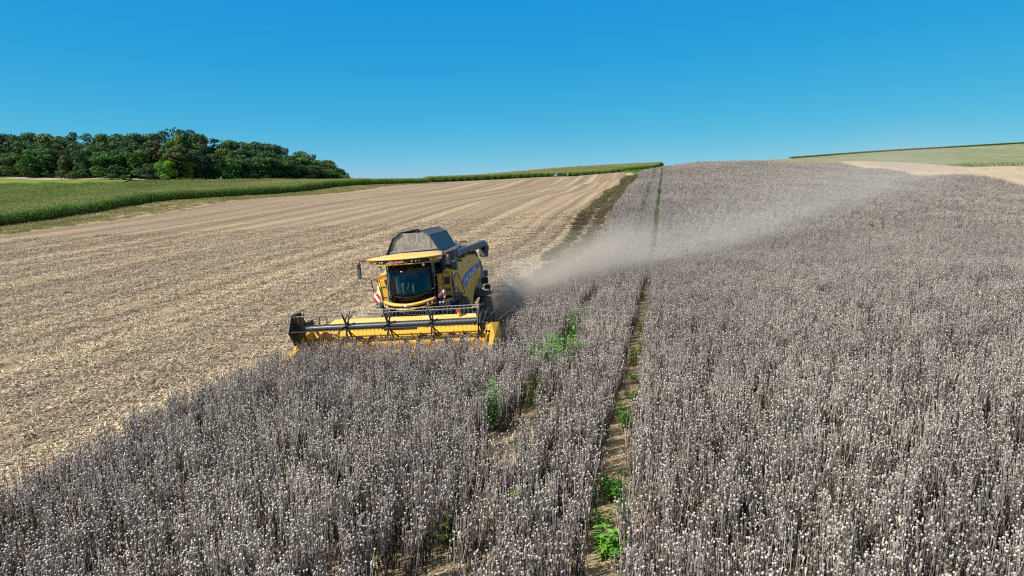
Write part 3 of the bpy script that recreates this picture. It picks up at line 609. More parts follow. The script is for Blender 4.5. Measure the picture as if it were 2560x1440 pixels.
for i, a in enumerate([
    ("tall light green leafy weed lowest in the right wheel track", 8.86, -12.3, .6, .22, 8, LG, .21),
    ("second light green weed in the right wheel track, above the lowest one", 8.80, -12.0, .40, .45, 12, MG, .11),
    ("largest mixed green weed clump spreading across the right wheel track", 8.75, -10.2, .55, .55, 34, MG, .095),
    ("low dark weed at the near edge of the largest clump", 8.55, -9.6, .25, .4, 8, DG, .11),
    ("bushy green weed in the right wheel track below the bare pale soil", 8.72, -6.2, .42, .4, 18, MG, .10),
    ("low green weed on bare soil in the right track", 8.9, -4.0, .25, .5, 9, MG, .13),
    ("upright yellow green weed in the right track level with the header", 8.70, -.4, .62, .35, 10, OG, .12),
    ("small pale green weed in the right track beyond the yellow green one", 8.95, 2.0, .4, .4, 8, OG, .12),
    ("medium green weed in the right track level with the reel", 8.78, 4.6, .5, .35, 9, MG, .13),
    ("dark green weed farthest up the right wheel track", 8.75, 12.5, .7, .4, 9, DG, .13),
    ("small light green weed between the two lowest clumps of the right track", 8.6, -11.2, .3, .3, 8, LG, .10),
    ("flat olive weed in the shaded bend of the right track", 8.9, -9.0, .2, .4, 10, OG, .09),
    ("small bright weed at the right rim of the largest clump", 9.0, -10.7, .35, .25, 8, LG, .09),
    ("pale green weed just above the bushy clump of the right track", 8.62, -5.3, .35, .35, 12, LG, .09),
    ("little green weed on the pale soil halfway up the right track", 8.8, -2.2, .3, .4, 10, MG, .09),
    ("narrow light weed in the right track just past the yellow green one", 8.8, .9, .45, .3, 8, LG, .10),
    ("dim green weed tuft in the right track above the reel's level", 8.85, 7.5, .5, .35, 9, OG, .10),
    ("tall bright green weed thicket between the tracks in front of the header", 6.45, -1.5, 1.38, 1.3, 70, (.11, .33, .03), .14),
    ("sparse green weed at the left side of the tall thicket", 5.6, -1.2, 1.15, .6, 12, MG, .14),
    ("dark green weed in the left track beyond the tall thicket", 6.35, 3.4, 1.2, .5, 14, MG, .14),
    ("slim bright weed cluster in the left track above the dark one", 6.6, 5.6, 1.15, .35, 9, LG, .13),
    ("tall bluish green weed at the left edge of the left track", 5.35, -6.4, 1.28, .5, 20, (.11, .32, .06), .15),
    ("thin olive weed with a purple flower in the left track", 6.05, -4.6, 1.1, .4, 10, OG, .12),
    ("thin green weed standing among poppies left of the left track", 4.72, -7.9, 1.12, .35, 8, MG, .13),
    ("small olive weed alone among the poppies in front of the header", 3.3, -5.6, 1.16, .25, 6, OG, .11),
    ("tiny green weed sprig low on the left in the poppies", .95, -10.8, 1.14, .2, 5, MG, .11),
    ("low green weed at the bottom edge in the left track", 6.1, -12.3, .8, .35, 9, OG, .12),
    ("dark olive weed on the soil gap of the left track", 6.45, -8.2, .6, .4, 9, DG, .12),
    ("small green weed with a purple flower near the bottom edge", 7.3, -12.0, 1.15, .2, 5, MG, .11),
    ]):
    weed_plant(*a, seed=900+i, flower=(.28, .08, .42) if "purple" in a[0] else None)

# ---------------------------------------------------------------- materials of the machine
def paint(name, col, rough=.38, dust=.35, dustc=(.62, .52, .36), spec=.45, sc1=2.5):
    """paint with dust that has settled on upward faces and in blotches"""
    k = NT(name); g = k.n('ShaderNodeNewGeometry'); sx = k.n('ShaderNodeSeparateXYZ'); k.l(g.outputs['Normal'], sx.inputs[0])
    tc = k.n('ShaderNodeTexCoord'); f = k.noise(tc.outputs['Object'], sc1, 6, .65); up = k.ramp(sx.outputs['Z'], [(.15, .50), (.9, 1.0)])
    bl = k.ramp(f, [(.35, .25), (.7, 1.0)]); m1 = k.mix(1, up, bl, 'MULTIPLY'); m2 = k.mix(1, m1, (dust, dust, dust), 'MULTIPLY')
    c = k.mix(m2, col, dustc); k.done(c, rough, spec)
    rr = k.ramp(f, [(.3, rough-.06), (.7, rough+.22)]); k.l(rr, k.p.inputs['Roughness']); return k.m
Y_PAINT = paint("yellow_paint", (.66, .365, .022), .36, .35, (.56, .46, .29))
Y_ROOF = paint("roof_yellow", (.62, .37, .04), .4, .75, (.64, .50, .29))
Y_HEAD = paint("header_yellow", (.68, .395, .014), .4, .25, (.66, .52, .26), .4, 5)
GREY = paint("charcoal_panel", (.035, .046, .056), .35, .25, (.25, .23, .20))
BLACK = paint("black_steel", (.014, .015, .017), .45, .18, (.22, .19, .15))
STEEL = paint("worn_steel", (.20, .21, .225), .35, .2, (.4, .36, .3))
RUBBER = paint("dusty_rubber", (.022, .024, .026), .8, .75, (.22, .21, .19), .2, 3)
RIM = paint("grey_rim", (.30, .32, .33), .5, .4, (.4, .37, .32))
PLASTIC = paint("black_plastic", (.018, .019, .020), .5, .12, (.2, .18, .15))
BLUE = paint("blue_decal", (.012, .055, .33), .35, .12, (.35, .4, .5))
WHITE = paint("white_decal", (.78, .78, .78), .4, .1)
SILVER = paint("silver_decal", (.28, .34, .42), .4, .1)
RED = paint("red_decal", (.62, .015, .02), .35, .08)
ORANGE = paint("red_lamp", (.62, .05, .03), .25, .08)
GREENP = paint("pale_tine_clip", (.20, .30, .25), .4, .1)
INTER = paint("cab_interior", (.022, .026, .028), .7, .05)
def tank_sheet_mat():
    k = NT("dusty_tank_sheet"); tc = k.n('ShaderNodeTexCoord'); mp = k.n('ShaderNodeMapping'); mp.inputs['Scale'].default_value = (2.6, 1, .9); k.l(tc.outputs['Object'], mp.inputs[0])
    f = k.noise(mp.outputs[0], 1.6, 6, .7, 1.4); g = k.noise(tc.outputs['Object'], 14, 3)
    c = k.ramp(f, [(.3, (.12, .118, .11)), (.5, (.20, .195, .18)), (.6, (.34, .325, .295)), (.7, (.19, .185, .17))]); c = k.mix(.25, c, k.ramp(g, [(.4, (.14, .14, .13)), (.6, (.30, .29, .27))]))
    return k.done(c, .75, .2)
TANKM = tank_sheet_mat()
def glass_mat(name, tint, gl=.09):
    k = NT(name); k.t.nodes.remove(k.p); tr = k.n('ShaderNodeBsdfTransparent'); tr.inputs[0].default_value = (*tint, 1)
    gs = k.n('ShaderNodeBsdfGlossy'); gs.inputs['Roughness'].default_value = .02; gs.inputs['Color'].default_value = (.85, .95, 1, 1)
    fr = k.n('ShaderNodeFresnel'); fr.inputs[0].default_value = 1.45; mx = k.n('ShaderNodeMixShader'); k.l(fr.outputs[0], mx.inputs[0]); k.l(tr.outputs[0], mx.inputs[1]); k.l(gs.outputs[0], mx.inputs[2]); k.l(mx.outputs[0], k.out.inputs[0]); return k.m
GLASS = glass_mat("tinted_glass", (.56, .70, .68))
def lens_mat():
    k = NT("lamp_lens"); return k.done((.75, .77, .78), .12, .6, .6)
LENS = lens_mat()

class MB:
    def __init__(s): s.v = []; s.f = []
    def poly(s, pts):
        n = len(s.v); s.v += [tuple(p) for p in pts]; s.f.append(tuple(range(n, n+len(pts)))); return s
    def loft(s, rings, cap=True, closed=True):
        n0 = len(s.v); m = len(rings[0])
        for r in rings: s.v += [tuple(p) for p in r]
        for i in range(len(rings)-1):
            for j in range(m if closed else m-1):
                a, b = n0+i*m+j, n0+i*m+(j+1) % m; s.f.append((a, b, b+m, a+m))
        if cap and closed: s.f.append(tuple(range(n0+m-1, n0-1, -1))); s.f.append(tuple(n0+(len(rings)-1)*m+j for j in range(m)))
        return s
    def prism(s, pts, ax, a, b):
        """polygon in the plane across axis ax ('x': (y,z), 'y': (x,z), 'z': (x,y)) from a to b"""
        def put(p, w): return (w, p[0], p[1]) if ax == 'x' else (p[0], w, p[1]) if ax == 'y' else (p[0], p[1], w)
        return s.loft([[put(p, a) for p in pts], [put(p, b) for p in pts]])
    def box(s, x0, x1, y0, y1, z0, z1): return s.prism([(x0, y0), (x1, y0), (x1, y1), (x0, y1)], 'z', z0, z1)
    def tube(s, path, r, n=8, closed=False):
        P = [Vector(p) for p in path]; rings = []; rr = r if isinstance(r, (list, tuple)) else [r]*len(P)
        up = None
        for i, p in enumerate(P):
            d = (P[min(i+1, len(P)-1)]-P[max(i-1, 0)]).normalized()
            if up is None: up = d.orthogonal().normalized()
            up = (up-d*up.dot(d)).normalized(); w = d.cross(up)
            rings.append([p+(up*math.cos(a)+w*math.sin(a))*rr[i] for a in [k*2*math.pi/n for k in range(n)]])
        if closed: rings.append(rings[0])
        return s.loft(rings, not closed)
    def lathe(s, c, ax, prof, n=24):
        c = Vector(c); a = Vector(ax).normalized(); u = a.orthogonal().normalized(); w = a.cross(u)
        return s.loft([[c+a*h+(u*math.cos(t)+w*math.sin(t))*r for t in [k*2*math.pi/n for k in range(n)]] for h, r in prof])
    def plate(s, corners, th):
        """thick plate from a planar outline"""
        P = [Vector(p) for p in corners]; n = (P[1]-P[0]).cross(P[2]-P[0]).normalized()*th/2
        return s.loft([[p-n for p in P], [p+n for p in P]])
    def build(s, name, mat, parent=None, bevel=0.0, smooth=False, seg=2, label=None):
        me = bpy.data.meshes.new(name); me.from_pydata(s.v, [], s.f); me.materials.append(mat)
        bm = bmesh.new(); bm.from_mesh(me); bmesh.ops.remove_doubles(bm, verts=bm.verts, dist=1e-5); bmesh.ops.recalc_face_normals(bm, faces=bm.faces); bm.to_mesh(me); bm.free()
        if smooth:
            for p in me.polygons: p.use_smooth = True
            me.set_sharp_from_angle(angle=R(38))
        o = link(bpy.data.objects.new(name, me))
        if bevel: b = o.modifiers.new("bevel", 'BEVEL'); b.width = bevel; b.segments = seg; b.limit_method = 'ANGLE'; b.angle_limit = R(35)
        if parent: o.parent = parent
        if label: o['label'] = label
        return o
def arc(path, n=4, closed=False):
    """smooth a polyline by Chaikin corner cutting"""
    P = [Vector(p) for p in path]
    for _ in range(n):
        Q = [P[0]] if not closed else []
        for i in range(len(P)-(0 if closed else 1)):
            a, b = P[i], P[(i+1) % len(P)]; Q += [a*.75+b*.25, a*.25+b*.75]
        if not closed: Q.append(P[-1])
        P = Q
    return P
def text_mesh(name, txt, size, mat, M, parent, shear=0.0, th=.004):
    cu = bpy.data.curves.new(name, 'FONT'); cu.body = txt; cu.size = size; cu.align_x = 'CENTER'; cu.align_y = 'CENTER'; cu.extrude = th; cu.shear = shear; cu.offset = size*.02
    o = bpy.data.objects.new(name, cu); C.objects.link(o); bpy.context.view_layer.update()
    me = bpy.data.meshes.new_from_object(o.evaluated_get(bpy.context.evaluated_depsgraph_get())); C.objects.unlink(o); bpy.data.objects.remove(o); bpy.data.curves.remove(cu)
    me.name = name; me.transform(M); me.materials.clear(); me.materials.append(mat)
    n = link(bpy.data.objects.new(name, me))
    if parent: n.parent = parent
    return n
def join_meshes(objs, name):
    bm = bmesh.new()
    for o in objs: bm.from_mesh(o.data)
    me = bpy.data.meshes.new(name); bm.to_mesh(me); bm.free(); me.materials.append(objs[0].data.materials[0]); par = objs[0].parent
    for o in objs: bpy.data.objects.remove(o)
    n = link(bpy.data.objects.new(name, me)); n.parent = par; return n
EX = Vector((.97212205, -.21551427, .09237059)); EY = Vector((.21643961, .97629601, 0)); EZ = Vector((-.09018104, .01999265, .9957247))
MW = Matrix(((EX.x, EY.x, EZ.x, OX), (EX.y, EY.y, EZ.y, OY), (EX.z, EY.z, EZ.z, OZ), (0, 0, 0, 1)))

# ---------------------------------------------------------------- the combine harvester (x: right in the picture, y: to its rear, z: up)
cb = empty("combine_harvester"); cb.matrix_world = MW
tag(cb, "yellow combine harvester with raised dark grain tank lids cutting poppies with its wide header", "combine harvester")
def put(mb, name, mat, bevel=0.0, smooth=False, parent=None, label=None, seg=2): return mb.build(name, mat, parent or cb, bevel, smooth, seg, label)

# cab roof: bowed front, pointed ends
front = [(-1.58, 2.32), (-1.2, 2.12), (-.8, 1.94), (-.3, 1.80), (.10, 1.76), (.55, 1.82), (.95, 1.97), (1.2, 2.12), (1.47, 2.36)]
plan = front+[(1.46, 2.75), (1.25, 3.2), (1.05, 3.95), (-1.15, 3.95), (-1.35, 3.2), (-1.56, 2.7)]
cx, cy = .0, 2.95
def shr(p, f, g=None): g = f if g is None else g; return (cx+(p[0]-cx)*f, cy+(p[1]-cy)*g)
ro = MB().loft([[(*shr(p, .93, .84), 3.60) for p in plan], [(*shr(p, .98, .95), 3.755) for p in plan], [(*p, 3.775) for p in plan], [(*p, 3.80) for p in plan], [(*shr(p, .96, .95), 3.835) for p in plan], [(*shr(p, .6, .6), 3.875) for p in plan]])
roof = put(ro, "cab_roof", Y_ROOF, 0, True)
def bow(x, off=0.0): return float(np.interp(x, [p[0] for p in front], [p[1] for p in front]))+off
# dark visor band with lamps under the roof edge
xs = np.linspace(-1.02, 1.06, 17)
vb = MB().loft([[(x, bow(x)-.012+.085*(1-h)**.7, z) for (h, z) in ((0, 3.60), (.5, 3.68), (1, 3.752))]+[(x, bow(x)+.22, 3.752), (x, bow(x)+.22, 3.60)] for x in xs])
vis = put(vb, "visor_band", PLASTIC, 0, False)
for x, r in ((-.89, .032), (-.775, .036), (.49, .036), (.635, .034), (.76, .028)):
    MB().lathe((x, bow(x)+.035, 3.685), (0, -1, 0), [(-.02, r), (.012, r*1.08), (.02, r*.8), (.024, .001)], 14).build("work_lamp", LENS, vis)
lip = MB().loft([[(x, bow(x)+.10, 3.555), (x, bow(x)+.06, 3.575), (x, bow(x)+.065, 3.60), (x, bow(x)+.3, 3.60), (x, bow(x)+.3, 3.55)] for x in np.linspace(-1.15, 1.15, 17)])
put(lip, "roof_lower_lip", Y_PAINT)
Mx = Matrix.Translation((-.14, bow(-.14)+.008, 3.69)) @ Matrix.Rotation(R(-8), 4, 'Z') @ Matrix.Rotation(R(68), 4, 'X')
text_mesh("visor_lettering", "NEW HOLLAND", .088, RED, Mx, vis, .25)
MB().loft([[(x, bow(x)+.05, z), (x, bow(x)+.035, z), (x, bow(x)+.04, z-.014), (x, bow(x)+.055, z-.014)] for x, z in ((-.60, 3.652), (-.3, 3.645), (0, 3.645), (.30, 3.655))]).build("white_underline", WHITE, vis)
for x, y, z in ((-1.18, 2.22, 3.64), (1.14, 2.22, 3.66)):
    lm = MB().lathe((x, y, z), (0, -1, 0), [(-.07, .03), (.0, .06), (.05, .062), (.055, .05)], 14); l0 = put(lm, "roof_corner_lamp", PLASTIC)
    MB().lathe((x, y-.056, z), (0, -1, 0), [(0, .046), (.008, .03), (.012, .001)], 12).build("lamp_lens", LENS, l0)
# glass cab
c0, hw = .15, .96
def wsx(u): return c0+hw*u
us = np.linspace(-1, 1, 15)
ws = MB().loft([[(wsx(u), 1.72+.58*abs(u)**2.3, 2.06+.10*u*u), (wsx(u*.985), 1.75+.52*abs(u)**2.3, 2.5), (wsx(u*.96), 1.86+.42*abs(u)**2.3, 3.05), (wsx(u*.94), 1.98+.30*abs(u)**2.3, 3.60)] for u in us], False, False)
wo_ = put(ws, "windscreen", GLASS, 0, True); sm = wo_.modifiers.new("thick", 'SOLIDIFY'); sm.thickness = .008
for sgn, nm in ((-1, "side_window"), (1, "side_window")):
    x0 = wsx(sgn); sw = MB().plate([(x0, 2.34, 2.18), (x0+.06*sgn, 3.3, 2.25), (x0+.03*sgn, 3.3, 3.58), (wsx(sgn*.94), 2.32, 3.60)], .01); put(sw, nm, GLASS)
for sgn in (-1, 1):
    pp = MB().tube([(wsx(sgn)+.015*sgn, 2.33, 2.10), (wsx(sgn*.985)+.015*sgn, 2.30, 2.6), (wsx(sgn*.94)+.015*sgn, 2.32, 3.62)], .028, 8); put(pp, "front_pillar", STEEL if sgn < 0 else BLACK, 0, True)
    pp = MB().box(wsx(sgn)-.04, wsx(sgn)+.09, 3.28, 3.42, 2.1, 3.62); put(pp, "rear_pillar", BLACK, .015)
put(MB().box(-.86, 1.18, 3.42, 3.5, 2.0, 3.6), "cab_rear_wall", INTER)
put(MB().loft([[(wsx(u), 1.74+.58*abs(u)**2.3, 2.0+.08*u*u), (wsx(u), 1.74+.58*abs(u)**2.3, 2.06+.08*u*u), (wsx(u), 3.42, 2.08), (wsx(u), 3.42, 1.98)] for u in us]), "cab_floor", INTER)
# seat, steering column, consoles
seat = put(MB().box(-.28, .24, 2.78, 3.28, 2.50, 2.62), "driver_seat", INTER, .03)
MB().prism([(3.12, 2.6), (3.24, 2.6), (3.36, 3.3), (3.26, 3.32)], 'x', -.26, .22).build("backrest", INTER, seat, .03)
MB().box(-.2, .16, 2.85, 3.2, 2.08, 2.5).build("seat_base", INTER, seat, .02)
put(MB().tube([(.03, 2.05, 2.08), (.03, 2.3, 2.5), (.03, 2.52, 2.84)], [.06, .05, .035], 10), "steering_column", GREY, 0, True)
put(MB().tube([(.03+.19*math.cos(a), 2.56+.13*math.sin(a), 2.90+.09*math.sin(a)) for a in [i*math.pi/10 for i in range(20)]], .014, 6, True), "steering_wheel", BLACK, 0, True)
put(MB().box(-.62, -.32, 2.5, 3.2, 2.58, 2.72), "armrest_console", INTER, .03)
put(MB().prism([(-.7, 2.05), (-.42, 2.02), (-.40, 2.07), (-.68, 2.1)], 'z', 2.10, 2.16), "dash_tray", GREY, .01)
put(MB().prism([(.0, 2.06), (.13, 2.06), (.115, 2.48), (.05, 2.50)], 'y', 1.98, 2.03), "column_cover", paint("pale_teal_plastic", (.16, .34, .36), .5, .1), .012)
put(MB().tube([(.30, 1.76, 2.08), (.17, 1.80, 2.55)], .012, 6).tube([(.17, 1.785, 2.2), (.15, 1.84, 2.9)], .010, 6), "wiper", BLACK)
for x, y, z in ((-1.03, 2.28, 3.42), (.875, 2.08, 3.50)):
    ml = MB().lathe((x, y, z), (-.2, -1, -.1), [(-.03, .05), (.01, .085), (.03, .07), (.04, .001)], 14).tube([(x, y, z+.02), (x*.97, y+.05, z+.14)], .012, 6); m_ = put(ml, "round_mirror", PLASTIC, 0, True)
    MB().lathe((x-.008, y-.042, z-.005), (-.2, -1, -.1), [(0, .06), (.006, .04), (.008, .001)], 12).build("mirror_face", LENS, m_)

# yellow front bumper with headlamps
bx = np.linspace(-.80, 1.28, 23)
def bu(x): return (x-.24)/1.04
def by(x): return 1.36+.36*abs(bu(x))**2.2
def bz(x): return 2.00+.13*abs(bu(x))**2+.02*bu(x)
bm_ = MB().loft([[(x, by(x), bz(x)+.005), (x, by(x)-.03, bz(x)+.05), (x, by(x), bz(x)+.095+.02*abs(bu(x))), (x, by(x)+.16, bz(x)+.10+.02*abs(bu(x))), (x, by(x)+.30, bz(x)+.0), (x, by(x)+.1, bz(x)-.03)] for x in bx])
bump = put(bm_, "front_bumper", Y_PAINT, .012, True)
put(MB().loft([[(x, by(x)+.06, bz(x)-.12), (x, by(x)+.05, bz(x)+.02), (x, by(x)+.30, bz(x)+.02), (x, by(x)+.30, bz(x)-.12)] for x in bx]), "bumper_grille", BLACK)
put(MB().loft([[(x, by(x)+.03, bz(x)-.135), (x, by(x)+.01, bz(x)-.115), (x, by(x)+.03, bz(x)-.09), (x, by(x)+.3, bz(x)-.10), (x, by(x)+.3, bz(x)-.15)] for x in bx]), "bumper_lower_lip", Y_PAINT)
for xc, sg in ((-.66, -1), (1.12, 1)):
    hl = MB().loft([[(x, by(x)+.015, bz(x)-.09), (x, by(x)-.012, bz(x)+.015), (x, by(x)+.1, bz(x)+.03), (x, by(x)+.1, bz(x)-.09)] for x in np.linspace(xc-.17, xc+.15, 6)]); h_ = put(hl, "headlamp", PLASTIC, .01)
    for dx in (-.075, .07):
        MB().lathe((xc+dx, by(xc+dx)+.005, bz(xc+dx)-.035), (0, -1, 0), [(0, .045), (.012, .05), (.018, .036), (.012, .001)], 14).build("lamp_lens", LENS, h_)
MB().lathe((.24, by(.24)-.03, bz(.24)+.05), (0, -1, .1), [(0, .05), (.012, .05), (.016, .03), (.017, .001)], 14).build("front_badge", WHITE, bump)

# yellow boxes beside the cab
put(MB().prism([(-1.20, 2.13), (-.86, 2.13), (-.88, 2.6), (-.98, 2.96), (-1.20, 2.97)], 'y', 2.42, 3.6), "left_side_box", Y_PAINT, .03)
yb = put(MB().prism([(1.16, 2.12), (1.64, 2.12), (1.70, 2.92), (1.62, 3.02), (1.16, 3.0)], 'y', 2.80, 3.5), "right_side_box", Y_PAINT, .03)
MB().box(1.385, 1.615, 2.785, 2.82, 2.58, 2.88).build("dark_recess", BLACK, yb, .02)
MB().box(1.38, 1.61, 2.785, 2.82, 2.33, 2.41).build("slot", BLACK, yb, .01)
put(MB().box(1.18, 1.33, 2.55, 2.8, 2.14, 3.0), "yellow_door_post", Y_PAINT, .02)

# main body core
put(MB().box(-1.30, 1.30, 3.5, 7.0, 1.0, 3.05).box(-1.1, 1.1, 3.6, 4.2, 3.0, 3.7), "body_core", BLACK, .03)
put(MB().prism([(6.4, 2.6), (8.9, 2.4), (8.9, 3.1), (8.5, 3.42), (6.4, 3.5)], 'x', -1.15, 1.15), "engine_hood", BLACK, .06)
put(MB().prism([(6.8, 1.2), (9.0, 1.5), (9.6, 2.0), (9.0, 2.9), (6.8, 2.9)], 'x', -1.05, 1.22), "straw_hood", GREY, .08)
put(MB().prism([(5.4, .95), (7.4, 1.25), (7.4, 2.3), (5.4, 2.3)], 'x', -1.2, 1.36), "rear_undercover", BLACK, .04)
put(MB().box(.2, 1.0, 6.5, 7.6, 3.4, 3.72).box(-.9, 0, 6.6, 7.6, 3.4, 3.66), "air_filter_housing", GREY, .08)
put(MB().tube([(.75, 6.45, 3.84), (.78, 8.3, 3.86), (.78, 8.3, 3.4)], .018, 6).tube([(.75, 7.4, 3.85), (.75, 7.4, 3.4)], .016, 6).tube([(-.9, 8.3, 3.4), (-.9, 8.3, 3.86), (.78, 8.3, 3.86)], .018, 6), "deck_railing", BLACK)
put(MB().tube([(.35, 8.0, 3.4), (.35, 8.0, 3.95)], .05, 10), "exhaust_pipe", STEEL, 0, True)

# yellow side panels with the blue band
prof = [(3.15, 2.985), (3.81, 3.06), (4.23, 3.20), (5.15, 3.32), (5.89, 3.35), (6.84, 3.275), (7.11, 3.06), (7.225, 2.59), (7.06, 2.30), (6.38, 2.01), (5.99, 1.86), (5.69, 1.61), (5.50, 1.23), (4.78, 1.38), (4.56, 1.63), (4.16, 1.90), (3.60, 2.08), (2.98, 2.18), (3.25, 2.75)]
def side_panel(sg):
    x1 = 1.66*sg
    def ringp(f, dz, x): 
        out = []
        for (y, z) in prof:
            yy = 5.0+(y-5.0)*f; zz = 2.4+(z-2.4)*f+(dz if z > 2.85 else 0); out.append((x, yy, zz))
        return out
    m = MB().loft([ringp(1, .10, x1-.42*sg), ringp(1.005, .075, x1-.22*sg), ringp(1.0, .03, x1-.06*sg), ringp(.992, -.03, x1), ])
    return put(m, "side_panel", Y_PAINT, .0, True)
pr_ = side_panel(1); side_panel(-1)
put(MB().box(1.30, 1.62, 4.55, 4.62, 3.2, 3.33), "panel_bracket", BLACK); put(MB().box(1.28, 1.55, 5.3, 5.36, 3.36, 3.45), "panel_bracket", BLACK)
bt = [(4.20, 2.50), (4.62, 2.66), (5.13, 2.775), (6.01, 2.895), (7.05, 2.93)]; bb = [(7.08, 2.70), (5.90, 2.584), (5.20, 2.39), (4.72, 2.10)]
MB().prism(bt+bb, 'x', 1.66, 1.668).build("blue_band", BLUE, pr_)
MB().prism([(7.08, 2.70), (5.90, 2.584), (5.20, 2.39), (4.72, 2.10), (4.69, 2.16), (5.15, 2.44), (5.88, 2.63), (7.08, 2.735)], 'x', 1.668, 1.671).build("silver_edge", SILVER, pr_)
# white lettering along the band and the leaf emblem
let = []; word = "NEW HOLLAND"; pth = [Vector((1.673, y, z)) for y, z in ((4.78, 2.42), (5.1, 2.535), (5.5, 2.635), (5.95, 2.715), (6.4, 2.765))]
for i, ch in enumerate(word):
    if ch == ' ': continue
    f = (i+.5)/len(word)*(len(pth)-1); a = int(f); p = pth[a].lerp(pth[min(a+1, len(pth)-1)], f-a); d = (pth[min(a+1, len(pth)-1)]-pth[a]).normalized()
    Ml = Matrix.Translation(p) @ Matrix(((0, 0, 1, 0), (d.y, -d.z, 0, 0), (d.z, d.y, 0, 0), (0, 0, 0, 1))); let.append(text_mesh("letter", ch, .20, WHITE, Ml, pr_))
join_meshes(let, "band_lettering")
MB().prism([(4.42, 2.30), (4.50, 2.33), (4.66, 2.52), (4.62, 2.60), (4.52, 2.58), (4.44, 2.46)], 'x', 1.668, 1.674).prism([(4.60, 2.24), (4.66, 2.27), (4.78, 2.42), (4.74, 2.46), (4.66, 2.40)], 'x', 1.668, 1.674).build("leaf_emblem", SILVER, pr_)

# grey tank flank with sticker and cylinder box
gp = put(MB().loft([[(.98, 3.62, 2.96), (1.20, 3.72, 2.96), (1.46, 4.05, 2.96), (1.50, 4.45, 2.98), (1.1, 6.3, 3.0), (.6, 6.3, 3.0), (.6, 3.62, 2.96)],
                    [(.93, 3.72, 3.74), (1.25, 3.82, 3.79), (1.50, 4.12, 3.84), (1.52, 4.45, 3.86), (1.1, 6.3, 3.86), (.6, 6.3, 3.86), (.6, 3.72, 3.74)]]), "tank_flank", GREY, .04)
MB().lathe((1.06, 3.655, 3.185), (-.25, -1, .05), [(0, .075), (.012, .075), (.013, .001)], 20).build("speed_sticker", RED, gp)
MB().lathe((1.057, 3.643, 3.186), (-.25, -1, .05), [(0, .05), (.006, .05), (.007, .001)], 20).build("sticker_centre", WHITE, gp)
put(MB().prism([(1.36, 3.55), (1.50, 3.5), (1.66, 3.56), (1.70, 3.8), (1.40, 3.9)], 'z', 3.02, 3.42), "filter_canister", GREY, .06)
put(MB().loft([[(-1.5, 3.9, 2.9), (-1.1, 3.7, 2.9), (-1.1, 6.3, 2.9), (-1.5, 6.3, 2.9)], [(-1.5, 4.0, 3.78), (-1.1, 3.8, 3.78), (-1.1, 6.3, 3.8), (-1.5, 6.3, 3.8)]]), "tank_flank", GREY, .04)

# raised grain tank: dusty front sheet, rear sheet, two folded lids
put(MB().prism([(-1.46, 3.72), (.84, 3.78), (.80, 3.83), (.46, 4.44), (.14, 4.62), (-.78, 4.64), (-1.12, 4.42), (-1.44, 3.78)], 'y', 4.20, 4.235), "tank_front_sheet", TANKM)
put(MB().prism([(-1.40, 3.84), (.79, 3.90), (.77, 3.955), (-1.37, 3.905)], 'y', 4.165, 4.20).box(.475, .49, 4.185, 4.20, 3.93, 4.40), "sheet_crossbar", STEEL, .008)
put(MB().prism([(-1.46, 3.72), (.84, 3.78), (.80, 3.83), (.46, 4.44), (.14, 4.62), (-.78, 4.64), (-1.12, 4.42), (-1.44, 3.78)], 'y', 6.33, 6.36), "tank_rear_sheet", TANKM)
y0, y1 = 4.12, 6.42
def lid(pts, name="tank_lid"):
    l = put(MB().plate([(pts[0][0], y0, pts[0][1]), (pts[1][0], y0, pts[1][1]), (pts[1][0], y1, pts[1][1]), (pts[0][0], y1, pts[0][1])], .045), name, GREY, .012)
    MB().tube([(pts[1][0], y0, pts[1][1]), (pts[1][0], y1, pts[1][1])], .035, 6).build("lid_edge", BLACK, l); return l
lid([(.865, 3.80), (.50, 4.485)]); lid([(.50, 4.50), (.16, 4.70)]); lid([(-1.52, 3.76), (-1.155, 4.45)]); lid([(-1.155, 4.455), (-.81, 4.665)])
put(MB().loft([[(-1.5, 4.15, 3.74), (.86, 4.15, 3.80), (.86, 6.4, 3.80), (-1.5, 6.4, 3.74)], [(-1.5, 4.15, 3.70), (.86, 4.15, 3.76), (.86, 6.4, 3.76), (-1.5, 6.4, 3.70)]]), "tank_rim", BLACK, .01)

# unloading auger folded along the side
au = put(MB().tube([(1.42, 4.5, 3.62), (1.44, 7.6, 3.63), (1.45, 8.55, 3.64), (1.46, 8.9, 3.60), (1.46, 9.05, 3.48), (1.46, 9.08, 3.3)], [.155, .16, .185, .185, .18, .17], 18), "unloading_auger", GREY, 0, True)
MB().loft([[(1.30, 8.55, 3.52), (1.63, 8.55, 3.52), (1.63, 9.26, 3.50), (1.30, 9.26, 3.50)], [(1.32, 8.45, 3.05), (1.60, 8.45, 3.05), (1.60, 9.0, 2.98), (1.32, 9.0, 2.98)]]).build("rubber_spout", RUBBER, au, .03)
MB().lathe((1.42, 4.5, 3.62), (0, -1, 0), [(-.05, .20), (.03, .20), (.04, .16), (.10, .13), (.11, .001)], 18).build("auger_flange", STEEL, au)
MB().lathe((1.44, 5.9, 3.625), (0, 1, 0), [(0, .165), (.03, .168), (.06, .165)], 18).build("auger_ring", GREY, au)
put(MB().tube([(1.2, 4.6, 3.3), (1.3, 4.5, 3.45), (1.42, 4.55, 3.6)], [.2, .19, .17], 14).box(1.0, 1.5, 6.9, 7.05, 3.1, 3.5).box(.95, 1.35, 5.2, 6.6, 3.0, 3.35), "auger_support", BLACK, .02)

